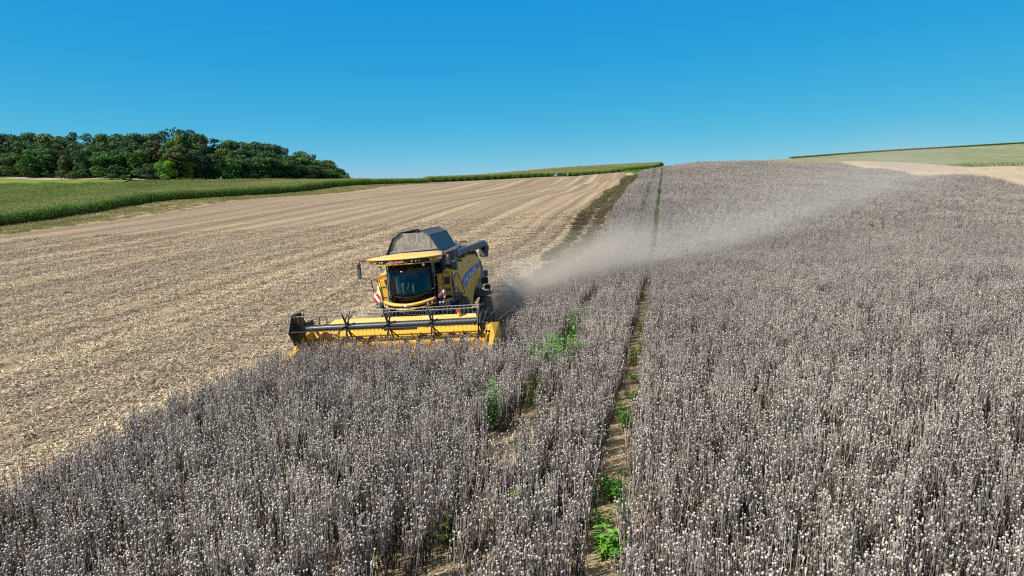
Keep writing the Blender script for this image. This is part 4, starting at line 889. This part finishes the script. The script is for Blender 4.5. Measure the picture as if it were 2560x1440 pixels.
# mirrors on arms in front
for sx, yy in ((-1.80, 2.02), (1.80, 2.32)):
    s1 = -1 if sx < 0 else 1
    mr = put(MB().tube([(sx-.26*s1, yy+.12, 3.77), (sx-.12*s1, yy+.03, 3.80), (sx, yy, 3.76), (sx, yy, 3.62)], .022, 8).box(sx-.06, sx+.06, yy-.05, yy+.06, 3.46, 3.68), "mirror_arm", PLASTIC, .012)
    MB().lathe((sx, yy, 3.70), (0, 0, 1), [(0, .05), (.06, .048), (.085, .03), (.088, .001)], 14).build("position_lamp", ORANGE, mr)
    if s1 < 0: MB().prism([(sx-.085, yy-.04), (sx+.065, yy-.05), (sx+.07, yy+.03), (sx-.08, yy+.05)], 'z', 3.09, 3.47).build("mirror_housing", GREY, mr, .025)
    else: MB().prism([(sx-.11, yy-.04), (sx+.09, yy-.05), (sx+.09, yy+.04), (sx-.11, yy+.05)], 'z', 3.40, 3.66).build("mirror_housing", PLASTIC, mr, .03)
put(MB().tube([(1.30, 2.3, 3.80), (1.32, 2.28, 3.68), (1.55, 2.28, 3.70), (1.55, 2.3, 3.82), (1.30, 2.3, 3.80)], .014, 6), "roof_handle", STEEL)

# left rail with warning board, lamp box
def board(xc, zc, y, w, h, flip, tilt):
    b = put(MB().box(-w/2, w/2, -.012, .012, -h/2, h/2), "warning_board", WHITE, .006); b.location = (xc, y, zc); b.rotation_euler = (0, R(tilt), 0)
    for k, (o0, o1) in enumerate(((-.95, -.42), (.10, .62))):
        pts = []
        def clip(lo, hi):
            P = [(-1, -1), (1, -1), (1, 1), (-1, 1)]; q = (lambda p: (p[0]-p[1])/2 if not flip else (p[0]+p[1])/2)
            for lim, sgn in ((lo, 1), (hi, -1)):
                Q = []
                for i in range(len(P)):
                    a, c = P[i], P[(i+1) % len(P)]; fa, fc = sgn*(q(a)-lim), sgn*(q(c)-lim)
                    if fa >= 0: Q.append(a)
                    if fa*fc < 0: t = fa/(fa-fc); Q.append((a[0]+(c[0]-a[0])*t, a[1]+(c[1]-a[1])*t))
                P = Q
            return P
        P = clip(o0, o1)
        if len(P) > 2: MB().prism([(p[0]*w*.485, p[1]*h*.485) for p in P], 'y', -.016, -.0125).build("red_stripe", RED, b)
    return b
board(-1.205, 2.315, 2.08, .28, .31, True, 10); board(1.335, 2.26, 2.48, .31, .31, False, 2)
put(MB().tube(arc([(-1.0, 2.2, 2.03), (-1.165, 2.2, 2.93), (-1.20, 2.2, 3.02), (-1.40, 2.2, 3.03), (-1.44, 2.2, 2.95), (-1.30, 2.2, 2.05)], 2), .020, 8).tube([(-1.39, 2.2, 2.61), (-1.12, 2.2, 2.60)], .014, 6), "grab_rail", BLACK, 0, True)
lb = put(MB().box(-1.29, -.98, 2.0, 2.5, 1.90, 2.06).box(-1.1, -.85, 2.2, 2.6, 1.62, 1.95), "lamp_bracket", BLACK, .02)
for x in (-1.23, -1.13): MB().lathe((x, 1.995, 1.975), (0, -1, 0), [(0, .042), (.012, .044), (.018, .03), (.02, .001)], 12).build("lamp_lens", LENS, lb)
# right platform with rails, gate, lamps, steps
pf = put(MB().box(1.12, 1.80, 2.42, 3.7, 1.88, 2.06).box(1.0, 1.7, 2.3, 2.8, 1.80, 2.0), "platform", BLACK, .02)
for x in (1.30, 1.43): MB().lathe((x, 2.29, 1.955), (0, -1, 0), [(0, .045), (.012, .048), (.018, .033), (.02, .001)], 12).build("lamp_lens", LENS, pf)
put(MB().tube(arc([(.94, 2.2, 2.66), (1.05, 2.2, 2.50), (1.20, 2.2, 2.56), (1.22, 2.2, 2.9), (1.21, 2.2, 3.04), (1.32, 2.25, 3.08), (1.80, 2.5, 3.09), (1.78, 2.5, 2.05)], 2), .018, 8)
    .tube([(1.18, 2.25, 2.66), (1.5, 2.4, 2.665)], .013, 6).tube([(1.47, 2.36, 3.08), (1.49, 2.4, 2.06)], .015, 6), "grab_rail", BLACK, 0, True)
put(MB().tube(arc([(1.76, 2.74, 1.85), (1.76, 2.78, 2.55), (1.76, 2.98, 2.88), (1.76, 3.26, 2.98), (1.76, 3.46, 2.9), (1.76, 4.16, 2.10), (1.76, 4.02, 1.99), (1.76, 3.5, 2.06), (1.76, 3.20, 2.38), (1.76, 2.98, 2.43), (1.76, 2.82, 2.3), (1.76, 2.78, 1.9)], 2), .019, 8), "ladder_gate", BLACK, 0, True)
put(MB().tube([(1.79, 2.6, 3.10), (1.79, 2.6, 1.45)], .026, 8).box(1.66, 1.9, 2.62, 3.35, 2.12, 2.15).box(1.66, 1.9, 2.62, 3.3, 1.75, 1.78).box(1.66, 1.9, 2.62, 3.3, 1.42, 1.45).tube([(1.88, 3.3, 2.1), (1.88, 3.1, 1.2)], .02, 6), "access_ladder", BLACK, .006)
put(MB().box(1.2, 1.6, 2.5, 3.0, 1.55, 1.66).box(1.1, 1.5, 2.4, 2.8, 1.35, 1.45), "hose_bracket", STEEL, .015)

# rear side: sign, lamp box, mirror on an arm
ra = put(MB().tube([(1.45, 7.0, 2.16), (1.80, 7.0, 2.16)], .014, 6).tube([(1.45, 7.0, 2.05), (1.80, 7.0, 2.05)], .014, 6).box(1.91, 1.96, 6.98, 7.03, 2.2, 2.55).tube([(1.93, 7.0, 1.95), (1.93, 7.0, 1.86)], .012, 6).tube([(2.0, 7.0, 1.95), (2.0, 7.0, 1.86)], .012, 6), "lamp_arm", PLASTIC)
put(MB().box(1.79, 2.05, 7.035, 7.05, 2.28, 2.555), "rear_board", SILVER, .006)
put(MB().box(1.72, 2.03, 6.94, 7.06, 1.945, 2.245), "rear_lamp_box", PLASTIC, .04)
put(MB().box(1.83, 2.11, 6.95, 7.04, 1.70, 1.905), "rear_lamp_box", PLASTIC, .07)
put(MB().box(2.02, 2.09, 6.96, 7.03, 1.61, 1.72), "side_marker", PLASTIC, .03)
put(MB().prism([(6.6, 1.85), (7.5, 1.56), (8.3, 1.44), (8.9, 1.30), (8.9, 1.2), (7.3, 1.3), (6.4, 1.5)], 'x', 1.2, 1.72), "rear_mudguard", RUBBER, .03)

# wheels
def wheel(xc, yc, r, w, sg, lugs):
    tw = MB().lathe((xc, yc, r), (sg, 0, 0), [(-w/2, r*.60), (-w/2*1.02, r*.72), (-w/2*.98, r*.90), (-w/2*.8, r*.965), (0, r*.985), (w/2*.8, r*.965), (w/2*.98, r*.90), (w/2*1.02, r*.72), (w/2, r*.60)], 40)
    for i in range(lugs):
        for side in (-1, 1):
            a = 2*math.pi*(i+(.5 if side > 0 else 0))/lugs
            def P(x, aa, rr): return (xc+x, yc+math.cos(aa)*rr, r+math.sin(aa)*rr)
            da = .09*24/lugs; r0, r1 = r*.95, r*1.02
            A0 = [P(0, a, r0), P(0, a+da, r0), P(0, a+da, r1), P(0, a, r1)]; B0 = [P(side*w/2*1.0, a+.30, r0*.95), P(side*w/2*1.0, a+.30+da, r0*.95), P(side*w/2*1.0, a+.30+da, r1*.96), P(side*w/2*1.0, a+.30, r1*.96)]
            tw.loft([A0, B0])
    wh = empty("wheel"); wh.parent = cb
    tw.build("tyre", RUBBER, wh, 0, True)
    MB().lathe((xc, yc, r), (sg, 0, 0), [(-w/2*.9, r*.60), (w/2*.95, r*.615), (w/2*.98, r*.58), (w/2*.4, r*.5), (w/2*.3, r*.2), (w/2*.6, r*.19), (w/2*.62, .001)], 32).build("rim", RIM, wh, 0, True)
for sg in (-1, 1): wheel(1.36*sg, 4.2, .93, .72, sg, 22); wheel(1.50*sg if sg > 0 else -1.4, 8.1, .60, .44, sg, 18)
put(MB().tube([(-1.2, 4.2, .93), (1.2, 4.2, .93)], .2, 10).tube([(-1.2, 8.1, .6), (1.3, 8.1, .6)], .1, 8), "axle", BLACK)
put(MB().loft([[(-.62, 1.0, .55), (.75, 1.0, .55), (.75, 1.0, 1.3), (-.62, 1.0, 1.3)], [(-.62, 3.6, 1.3), (.75, 3.6, 1.3), (.75, 3.6, 2.0), (-.62, 3.6, 2.0)]]), "feeder_house", BLACK, .03)
put(MB().box(-.9, -.62, 1.9, 3.4, 1.2, 1.9).box(.75, 1.05, 2.0, 3.4, 1.2, 1.85), "drive_cover", BLACK, .04)

# ---- header
put(MB().prism([(-3.02, 1.42), (3.10, 1.40), (2.94, 1.62), (-2.86, 1.64)], 'y', 1.2, 1.24), "header_top_beam", Y_HEAD) if False else None
hb = put(MB().loft([[(-3.05, 1.20, 1.47), (3.12, 1.20, 1.42), (3.12, 1.28, 1.30), (-3.05, 1.28, 1.33)], [(-2.86, 1.58, 1.62), (2.96, 1.58, 1.59), (2.96, 1.66, 1.50), (-2.86, 1.66, 1.50)]]), "header_top_beam", Y_ROOF, .02)  # dusty roof paint here also stands in for glare on the beam
put(MB().plate([(-3.55, 1.05, 1.30), (3.55, 1.05, 1.29), (3.55, .84, .62), (-3.55, .84, .62)], .03), "header_back_sheet", Y_HEAD)
put(MB().tube([(-3.5, 1.03, 1.315), (3.5, 1.03, 1.305)], .03, 6), "back_sheet_edge", Y_HEAD)
put(MB().plate([(-3.6, .86, .60), (3.6, .86, .60), (3.6, -.55, .46), (-3.6, -.55, .46)], .03).box(-3.6, 3.6, .8, .84, .58, .64), "header_floor", Y_HEAD)
fa = put(MB().tube([(-3.5, .42, .86), (3.5, .42, .86)], .17, 16), "feed_auger", Y_HEAD, 0, True)
fl = MB()
for sg in (-1, 1):
    n = 90; r0, r1 = .17, .29
    rings = []
    for i in range(n+1):
        x = sg*(3.45-2.75*i/n); a = sg*i/n*2*math.pi*5; rings.append([(x-.006, .42+math.cos(a)*r0, .86+math.sin(a)*r0), (x-.006, .42+math.cos(a)*r1, .86+math.sin(a)*r1), (x+.006, .42+math.cos(a)*r1, .86+math.sin(a)*r1), (x+.006, .42+math.cos(a)*r0, .86+math.sin(a)*r0)])
    fl.loft(rings)
fl.build("auger_flighting", paint("scuffed_orange", (.26, .11, .012), .5, .2), fa)
put(MB().box(-3.6, 3.6, -.62, -.54, .44, .47).loft([[(x+d, -.62, .45), (x+d+.03, -.62, .45), (x+d+.015, -.74, .45)] for x in [0] for d in [0]]) if False else MB().box(-3.6, 3.6, -.66, -.54, .44, .475), "knife_bar", STEEL)
for sg in (-1, 1):
    put(MB().prism([(1.1, 1.32), (1.15, .5), (-.55, .42), (-.7, .62), (-.1, 1.10 if sg < 0 else .85), (.5, 1.25 if sg < 0 else 1.0)], 'x', 3.60*sg-.02, 3.60*sg+.02), "header_end_plate", Y_HEAD, .012)
put(MB().prism([(.9, 1.28), (.55, 1.24), (.3, .9), (.7, .7)], 'x', -3.02, -2.98).plate([(-3.0, .9, 1.28), (-2.45, 1.0, 1.26), (-2.5, .8, .75), (-3.0, .55, .8)], .02), "inner_deflector", paint("orange_yellow", (.5, .23, .015), .4, .2))
# dividers
put(MB().loft([[(-3.70, .35, 1.06), (-3.42, .30, 1.06), (-3.40, .35, .42), (-3.70, .4, .42)], [(-3.72, -.05, 1.0), (-3.44, -.05, 1.0), (-3.42, -.05, .40), (-3.72, -.05, .40)], [(-3.72, -.65, .76), (-3.52, -.65, .74), (-3.52, -.65, .36), (-3.72, -.65, .38)], [(-3.70, -1.25, .46), (-3.63, -1.25, .46), (-3.63, -1.25, .36), (-3.70, -1.25, .36)]]), "crop_divider", Y_HEAD, .02, False, None, None, 2)
put(MB().loft([[(3.97, -.28, 1.58), (4.17, .06, 1.52), (4.17, .2, .5), (3.97, .05, .5)], [(3.99, -.68, 1.22), (4.15, -.60, 1.20), (4.15, -.55, .5), (3.99, -.62, .5)], [(4.02, -1.08, .88), (4.12, -1.04, .87), (4.12, -1.0, .45), (4.02, -1.03, .45)], [(4.06, -1.6, .52), (4.08, -1.6, .52), (4.08, -1.6, .45), (4.06, -1.6, .45)]]), "crop_divider", Y_HEAD, .012)
put(MB().tube([(3.64, .45, 1.1), (4.0, .0, 1.25)], .035, 6).tube([(3.64, .3, .7), (4.0, -.1, .75)], .035, 6), "divider_bracket", BLACK)
# reel
RZ, RR = 1.60, .60
reel = empty("reel"); reel.parent = cb
MB().tube([(-3.50, 0, RZ), (3.50, 0, RZ)], .105, 18).build("reel_tube", GREY, reel, 0, True)
angs = [math.pi/3*i for i in range(6)]
for i, a in enumerate(angs):
    by_, bz_ = math.cos(a)*RR, RZ+math.sin(a)*RR; b = MB().tube([(-3.58, by_, bz_), (3.58, by_, bz_)], .015, 8)
    for j in range(46):
        x = -3.5+j*.1555; b.tube([(x, by_, bz_), (x, by_+.015, bz_-.12), (x, by_-.02, bz_-.24)], .003, 4)
    bo = b.build("reel_bat", STEEL if i in (1, 2) else BLACK, reel)
    cl = MB()
    for j in range(46): x = -3.5+j*.1555; cl.box(x-.009, x+.009, by_-.012, by_+.012, bz_-.05, bz_-.022)
    cl.build("tine_clips", GREENP if i in (1, 2) else BLACK, bo)
for x in (-3.45, -1.57, .06, 1.72, 3.45):
    s_ = MB().lathe((x, 0, RZ), (1, 0, 0), [(-.05, .13), (-.04, .17), (.04, .17), (.05, .13)], 14)
    for a in angs:
        c_, n_ = math.cos(a), math.sin(a); q = Vector((0, -n_, c_))*.042
        p0, p1 = Vector((x, c_*.1, RZ+n_*.1)), Vector((x, c_*(RR+.03), RZ+n_*(RR+.03))); s_.loft([[p0-q*1.6+Vector((-.008, 0, 0)), p0+q*1.6+Vector((-.008, 0, 0)), p0+q*1.6+Vector((.008, 0, 0)), p0-q*1.6+Vector((.008, 0, 0))], [p1-q+Vector((-.008, 0, 0)), p1+q+Vector((-.008, 0, 0)), p1+q+Vector((.008, 0, 0)), p1-q+Vector((.008, 0, 0))]])
    for dx in (.22,):
        if abs(x) < 3:
            for a in angs:
                c_, n_ = math.cos(a), math.sin(a); s_.tube([(x, c_*.25, RZ+n_*.25), (x+dx, c_*(RR), RZ+n_*(RR))], .024, 5)
    s_.build("reel_spider", BLACK, reel)
for sg in (-1, 1):
    e_ = MB().prism([(math.cos(a)*(RR+.07)*(1 if sg < 0 else .62), RZ+math.sin(a)*(RR+.07)*(1 if sg < 0 else .62)) for a in angs], 'x', 3.60*sg-.012, 3.60*sg+.012); eo = e_.build("reel_end_plate", BLACK, reel)
    rim_ = MB()
    for i in range(6): a, b = angs[i], angs[(i+1) % 6]; rim_.tube([(3.61*sg-.02*sg, math.cos(a)*(RR+.05), RZ+math.sin(a)*(RR+.05)), (3.61*sg-.02*sg, math.cos(b)*(RR+.05), RZ+math.sin(b)*(RR+.05))], .022, 6)
    rim_.build("end_rim", BLACK, eo)
    ax = 3.72*sg if sg < 0 else 3.70
    put(MB().tube([(ax, 0, RZ), (ax, .6, 1.66), (ax, 1.25, 1.62)], [.05, .06, .07], 8).box(ax-.05, ax+.05, 1.05, 1.35, 1.2, 1.68), "reel_arm", BLACK, .01)
ra2 = put(MB().tube([(3.66, -.35, 1.56), (3.62, .5, 1.84)], .06, 10).tube([(3.62, .5, 1.84), (3.74, .9, 1.42), (3.76, 1.0, 1.1)], [.05, .06, .06], 10), "reel_lift_ram", GREY, 0, True)
MB().tube(arc([(3.62, .5, 1.86), (3.75, .6, 1.95), (3.86, .7, 1.7), (3.85, .6, 1.3)], 3), .018, 6).tube(arc([(3.9, .9, 1.4), (4.1, 1.4, 1.55), (4.35, 2.2, 1.62), (4.4, 2.4, 1.55)], 3), .02, 6).build("hydraulic_hose", RUBBER, ra2, 0, True)
put(MB().tube(arc([(-3.35, 1.2, 1.45), (-3.38, 1.25, 1.75), (-3.25, 1.3, 1.9), (-3.05, 1.3, 1.72), (-3.08, 1.25, 1.48), (-3.2, 1.2, 1.42)], 3), .026, 8), "hydraulic_hose", RUBBER, 0, True)
rp = put(MB().tube([(2.31, 1.42, 1.50), (2.30, 1.42, 1.78)], .07, 14), "header_marker_post", Y_HEAD, 0, True)
MB().tube([(2.302, 1.42, 1.70), (2.30, 1.42, 1.80)], .085, 14).build("red_cap", RED, rp, 0, True)

# ---------------------------------------------------------------- people
SKIN = paint("skin", (.50, .29, .20), .55, .0); SHIRT = paint("grey_green_shirt", (.13, .17, .15), .85, .0); SHORTS = paint("navy_shorts", (.02, .035, .09), .85, .0); SHOE = paint("dark_shoe", (.05, .06, .06), .7, .1); HAIR = paint("dark_hair", (.03, .022, .016), .7, .0)
PALE = paint("pale_shirt", (.60, .58, .58), .85, .0); TROUS = paint("pale_trousers", (.45, .47, .46), .85, .0)
def skinned(name, nodes, edges, mat, parent, sub=1):
    """nodes: list of (xyz, radius); one continuous surface from a Skin modifier"""
    me = bpy.data.meshes.new(name); me.from_pydata([n[0] for n in nodes], edges, []); o = link(bpy.data.objects.new(name, me))
    m = o.modifiers.new("skin", 'SKIN'); m.use_smooth_shade = True
    for i, n in enumerate(nodes): me.skin_vertices[0].data[i].radius = (n[1], n[1])
    me.skin_vertices[0].data[0].use_root = True
    s = o.modifiers.new("sub", 'SUBSURF'); s.levels = sub; s.render_levels = sub
    bpy.context.view_layer.update(); m2 = bpy.data.meshes.new_from_object(o.evaluated_get(bpy.context.evaluated_depsgraph_get()))
    bpy.data.objects.remove(o); m2.name = name; m2.materials.clear(); m2.materials.append(mat)
    for p in m2.polygons: p.use_smooth = True
    n = link(bpy.data.objects.new(name, m2)); n.parent = parent; return n
def person(label, J, shirt, legs, M, long_legs, group=None):
    e = empty("person"); e.matrix_world = M; tag(e, label, "person", group)
    V = lambda k: Vector(J[k])
    nodes, edges = [], []
    def add(p, r, par=None):
        nodes.append((tuple(p), r)); i = len(nodes)-1
        if par is not None: edges.append((par, i))
        return i
    pel = add(V('pelvis'), .13); wai = add(V('pelvis').lerp(V('chest'), .5), .125, pel); che = add(V('chest'), .145, wai); nek = add(V('neck'), .055, che); hd0 = add(V('neck').lerp(V('head'), .45), .075, nek); hd = add(V('head'), .095, hd0); add(V('head')+(V('head')-V('neck')).normalized()*.07, .075, hd)
    f = Vector(J['face']).normalized(); add(V('head')+f*.095-Vector((0, 0, .02)), .016, hd)
    ears = f.cross(Vector((0, 0, 1))).normalized()
    for sg in (-1, 1): add(V('head')+ears*.10*sg, .014, hd)
    for sd in ('l', 'r'):
        sh = add(V('shoulder_'+sd), .062, che); el = add(V('elbow_'+sd), .046, sh); wr = add(V('wrist_'+sd), .030, el); d = (V('hand_'+sd)-V('wrist_'+sd)); pm = add(V('wrist_'+sd)+d*.5, .036, wr); kn = add(V('hand_'+sd), .034, pm)
        side = d.normalized().cross(f).normalized() if abs(d.normalized().dot(f)) < .9 else d.normalized().cross(Vector((0, 0, 1))).normalized()
        for q, L in zip((-.03, -.01, .01, .03), (.06, .075, .07, .055)):
            a = add(V('hand_'+sd)+side*q+d.normalized()*.02, .0095, kn); b = add(V('hand_'+sd)+side*q+d.normalized()*L*.65, .009, a); add(V('hand_'+sd)+side*q+d.normalized()*L+Vector(J.get('curl', (0, 0, -.02))), .007, b)
        a = add(V('wrist_'+sd)+d*.45+side*.045, .012, pm); add(V('wrist_'+sd)+d*.9+side*.065, .010, a)
        hp = add(V('hip_'+sd), .095, pel); kn = add(V('knee_'+sd), .062, hp); an = add(V('ankle_'+sd), .040, kn)
    skinned("body", nodes, edges, SKIN, e)
    sn = [(J['pelvis'], .145), (tuple(V('pelvis').lerp(V('chest'), .5)), .15), (J['chest'], .165), (tuple(V('chest').lerp(V('neck'), .7)), .075)]; se = [(0, 1), (1, 2), (2, 3)]
    for sd in ('l', 'r'):
        i = len(sn); sn += [(J['shoulder_'+sd], .075), (tuple(V('shoulder_'+sd).lerp(V('elbow_'+sd), .8)), .062)]; se += [(2, i), (i, i+1)]
    skinned("shirt", sn, se, shirt, e)
    sn = [(J['pelvis'], .15)]; se = []
    for sd in ('l', 'r'):
        i = len(sn); kk = 1.0 if long_legs else .82
        sn += [(J['hip_'+sd], .108), (tuple(V('hip_'+sd).lerp(V('knee_'+sd), kk)), .082)]; se += [(0, i), (i, i+1)]
        if long_legs: sn.append((tuple(V('ankle_'+sd)+Vector((0, 0, .03))), .06)); se.append((i+1, i+2))
    skinned("trousers" if long_legs else "shorts", sn, se, legs, e)
    for sd in ('l', 'r'):
        skinned("shoe", [(tuple(V('ankle_'+sd)-Vector((0, 0, .03))), .052), (J['toe_'+sd], .040)], [(0, 1)], SHOE, e)
    h = V('head'); up = (V('head')-V('neck')).normalized()
    hm = MB().lathe(h-up*.01-f*.012, up, [(-.03, .100), (.02, .108), (.06, .100), (.095, .07), (.112, .03), (.114, .001)], 14)
    hm.build("hair", HAIR, e, 0, True)
    for sg in (-1, 1): MB().lathe(h+f*.092+ears*.032*sg+Vector((0, 0, .01)), f, [(-.004, .011), (.004, .009), (.006, .001)], 8).build("eye", PLASTIC, e)
    MB().tube([h+f*.091+ears*.022-Vector((0, 0, .052)), h+f*.096-Vector((0, 0, .054)), h+f*.091-ears*.022-Vector((0, 0, .052))], .005, 5).build("mouth", paint("lips", (.32, .12, .10), .6, 0), e)
    return e
person("person in a grey green shirt and navy shorts seated at the wheel inside the cab",
       dict(pelvis=(-.03, 3.0, 2.72), chest=(-.06, 3.02, 3.02), neck=(-.08, 2.98, 3.22), head=(-.10, 2.93, 3.36), face=(.1, -1, -.25), shoulder_l=(-.29, 3.0, 3.13), elbow_l=(-.36, 2.86, 2.90), wrist_l=(-.20, 2.66, 2.94), hand_l=(-.13, 2.60, 2.96),
            shoulder_r=(.15, 3.0, 3.13), elbow_r=(.27, 2.84, 2.90), wrist_r=(.24, 2.66, 2.95), hand_r=(.20, 2.60, 2.97), hip_l=(-.14, 2.92, 2.72), knee_l=(-.25, 2.50, 2.74), ankle_l=(-.20, 2.42, 2.33), toe_l=(-.20, 2.24, 2.27),
            hip_r=(.09, 2.92, 2.72), knee_r=(.20, 2.50, 2.74), ankle_r=(.21, 2.40, 2.33), toe_r=(.21, 2.22, 2.27)), SHIRT, SHORTS, MW, False)
fx, fy = 28.3, 350.5
person("small distant person in pale clothes standing before the hill maize", dict(pelvis=(0, 0, .95), chest=(0, .01, 1.28), neck=(0, 0, 1.47), head=(0, -.01, 1.61), face=(0, -1, 0), shoulder_l=(-.19, 0, 1.40), elbow_l=(-.26, .02, 1.12), wrist_l=(-.26, -.06, .88), hand_l=(-.26, -.08, .80),
       shoulder_r=(.19, 0, 1.40), elbow_r=(.27, .02, 1.12), wrist_r=(.25, -.08, .90), hand_r=(.24, -.11, .82), hip_l=(-.10, 0, .92), knee_l=(-.11, -.02, .5), ankle_l=(-.11, .02, .09), toe_l=(-.13, -.14, .04), hip_r=(.10, 0, .92), knee_r=(.12, -.03, .5), ankle_r=(.13, .03, .09), toe_r=(.15, -.13, .04)),
       PALE, TROUS, Matrix.Translation((fx, fy, float(T(fx, fy))-.02)), True)

# ---------------------------------------------------------------- distant parked car
car = empty("parked_car", (24.0, 351.5, float(T(24.0, 351.5))), R(4)); tag(car, "dark teal car with a painted sun glint on the bonnet parked at the far stubble edge by maize", "car")
CARP = paint("teal_car_paint", (.015, .06, .075), .25, .05, spec=.6); CAR_GLINT = paint("painted_bonnet_glint", (.62, .68, .70), .3, .05)  # second colour is pale to paint a sun glint on the teal car's bonnet
def cput(mb, n, m, b=0.0, par=None, sm=False): return mb.build(n, m, par or car, b, sm)
cput(MB().loft([[(x, y, z) for x, z in ((-1.35, .35), (2.2, .35), (2.25, .85), (1.6, .98), (-1.35, 1.0))] for y in (-.85, .85)]), "body", CARP, .06)
cput(MB().loft([[(-1.35, -.78, .98), (1.75, -.78, .98), (1.75, .78, .98), (-1.35, .78, .98)], [(-.55, -.66, 1.52), (1.25, -.66, 1.50), (1.25, .66, 1.50), (-.55, .66, 1.52)]]), "cabin", CARP, .05)
cput(MB().loft([[(x, y, z) for x, z in ((-2.25, .35), (-1.36, .35), (-1.36, 1.0), (-2.0, .88), (-2.27, .72))] for y in (-.83, .83)]), "bonnet", CAR_GLINT, .06)
for sg in (-1, 1):
    cput(MB().plate([(-1.05, -.755*1*sg, 1.03), (.15, -.775*sg, 1.03), (.15, -.695*sg, 1.44), (-.5, -.69*sg, 1.44)], .02), "side_window", GLASS)
    cput(MB().plate([(.22, -.775*sg, 1.03), (1.5, -.755*sg, 1.03), (1.15, -.69*sg, 1.44), (.22, -.695*sg, 1.44)], .02), "side_window", GLASS)
    for x in (-1.4, 1.4):
        w = empty("wheel"); w.parent = car
        MB().lathe((x, .78*sg, .33), (0, sg, 0), [(-.1, .2), (-.1, .31), (-.06, .335), (.06, .335), (.1, .31), (.1, .2)], 22).build("tyre", RUBBER, w, 0, True)
        MB().lathe((x, .78*sg, .33), (0, sg, 0), [(-.08, .2), (.09, .2), (.07, .1), (.09, .001)], 16).build("rim", RIM, w, 0, True)
    cput(MB().box(-2.285, -2.22, .5*sg-.16, .5*sg+.16, .6, .74), "headlight", LENS, .03)
cput(MB().plate([(-1.30, -.70, 1.0), (-1.30, .70, 1.0), (-.60, .62, 1.49), (-.60, -.62, 1.49)], .02), "windscreen", GLASS)

# ---------------------------------------------------------------- dust blown from the machine
def dust_material():
    k = NT("dust"); k.t.nodes.remove(k.p); tc = k.n('ShaderNodeTexCoord'); sx = k.n('ShaderNodeSeparateXYZ'); k.l(tc.outputs['Object'], sx.inputs[0])
    def mth(op, a, b=None):
        m = k.n('ShaderNodeMath', operation=op)
        for i, v in enumerate((a, b)):
            if v is None: continue
            if hasattr(v, 'is_output'): k.l(v, m.inputs[i])
            else: m.inputs[i].default_value = v
        return m.outputs[0]
    x, y, z = sx.outputs
    rad = mth('ADD', mth('MULTIPLY', x, DUST['slope']), DUST['r0'])
    dist = mth('SQRT', mth('ADD', mth('MULTIPLY', y, y), mth('MULTIPLY', z, z)))
    q = mth('DIVIDE', dist, rad)
    fall = mth('POWER', mth('MAXIMUM', mth('SUBTRACT', 1.0, q), 0.0), 2.6)
    mp = k.n('ShaderNodeMapping'); mp.inputs['Scale'].default_value = (.35, 1, 1); k.l(tc.outputs['Object'], mp.inputs[0])
    nz = k.noise(mp.outputs[0], .32, 4, .6, .8); nzr = k.n('ShaderNodeMapRange'); nzr.inputs[1].default_value = .36; nzr.inputs[2].default_value = .68; nzr.inputs[3].default_value = .35; nzr.inputs[4].default_value = 1.4; k.l(nz, nzr.inputs[0])
    along = k.n('ShaderNodeFloatCurve') if False else None
    end = mth('MINIMUM', mth('MAXIMUM', mth('DIVIDE', mth('SUBTRACT', DUST['L'], x), DUST['L']*.55), 0.0), 1.0)
    beg = mth('MINIMUM', mth('MAXIMUM', mth('DIVIDE', x, 1.2), 0.0), 1.0)
    d = mth('MULTIPLY', mth('MULTIPLY', fall, nzr.outputs[0]), mth('MULTIPLY', mth('DIVIDE', DUST['dens'], rad), mth('MULTIPLY', mth('MULTIPLY', end, beg), mth('ADD', 1.0, mth('MULTIPLY', 6.0, mth('EXPONENT', mth('MULTIPLY', x, -.12)))))))
    v = k.n('ShaderNodeVolumePrincipled'); v.inputs['Color'].default_value = (*DUST['col'], 1); v.inputs['Anisotropy'].default_value = .1; k.l(d, v.inputs['Density']); k.l(v.outputs[0], k.out.inputs['Volume'])
    return k.m
DUST = dict(r0=2.8, slope=.098, L=128.0, dens=.42, col=(.80, .78, .73))
P0, P1 = Vector((-1.3, 30.9, 1.15)), Vector((66.0, 110.0, 7.2))
dm = dust_material()
dmb = MB().loft([[(x, (DUST['r0']+DUST['slope']*x)*math.cos(a), (DUST['r0']+DUST['slope']*x)*math.sin(a)) for a in [i*2*math.pi/20 for i in range(20)]] for x in np.linspace(0, DUST['L'], 14)])
do = dmb.build("dust_cloud", dm); do.matrix_world = Matrix.Translation(P0) @ (P1-P0).to_track_quat('X', 'Z').to_matrix().to_4x4(); tag(do, "pale dust cloud drifting right from behind the combine across the crop", "dust", None, 'stuff')
DUST = dict(r0=1.5, slope=.10, L=20.0, dens=1.0, col=(.70, .65, .58))
Q0, Q1 = Vector((-.9, 30.2, 1.0)), Vector((7.0, 43.0, 2.6)); dm2 = dust_material(); dm2.name = "brown_dust"
db = MB().loft([[(x, (DUST['r0']+DUST['slope']*x)*math.cos(a), (DUST['r0']+DUST['slope']*x)*math.sin(a)) for a in [i*2*math.pi/20 for i in range(20)]] for x in np.linspace(0, DUST['L'], 6)])
d2 = db.build("thick_dust", dm2); d2.matrix_world = Matrix.Translation(Q0) @ (Q1-Q0).to_track_quat('X', 'Z').to_matrix().to_4x4(); tag(d2, "thicker brownish dust close behind the rear wheel of the combine", "dust", None, 'stuff')
sc.cycles.volume_step_rate = 1.0; sc.cycles.volume_max_steps = 128
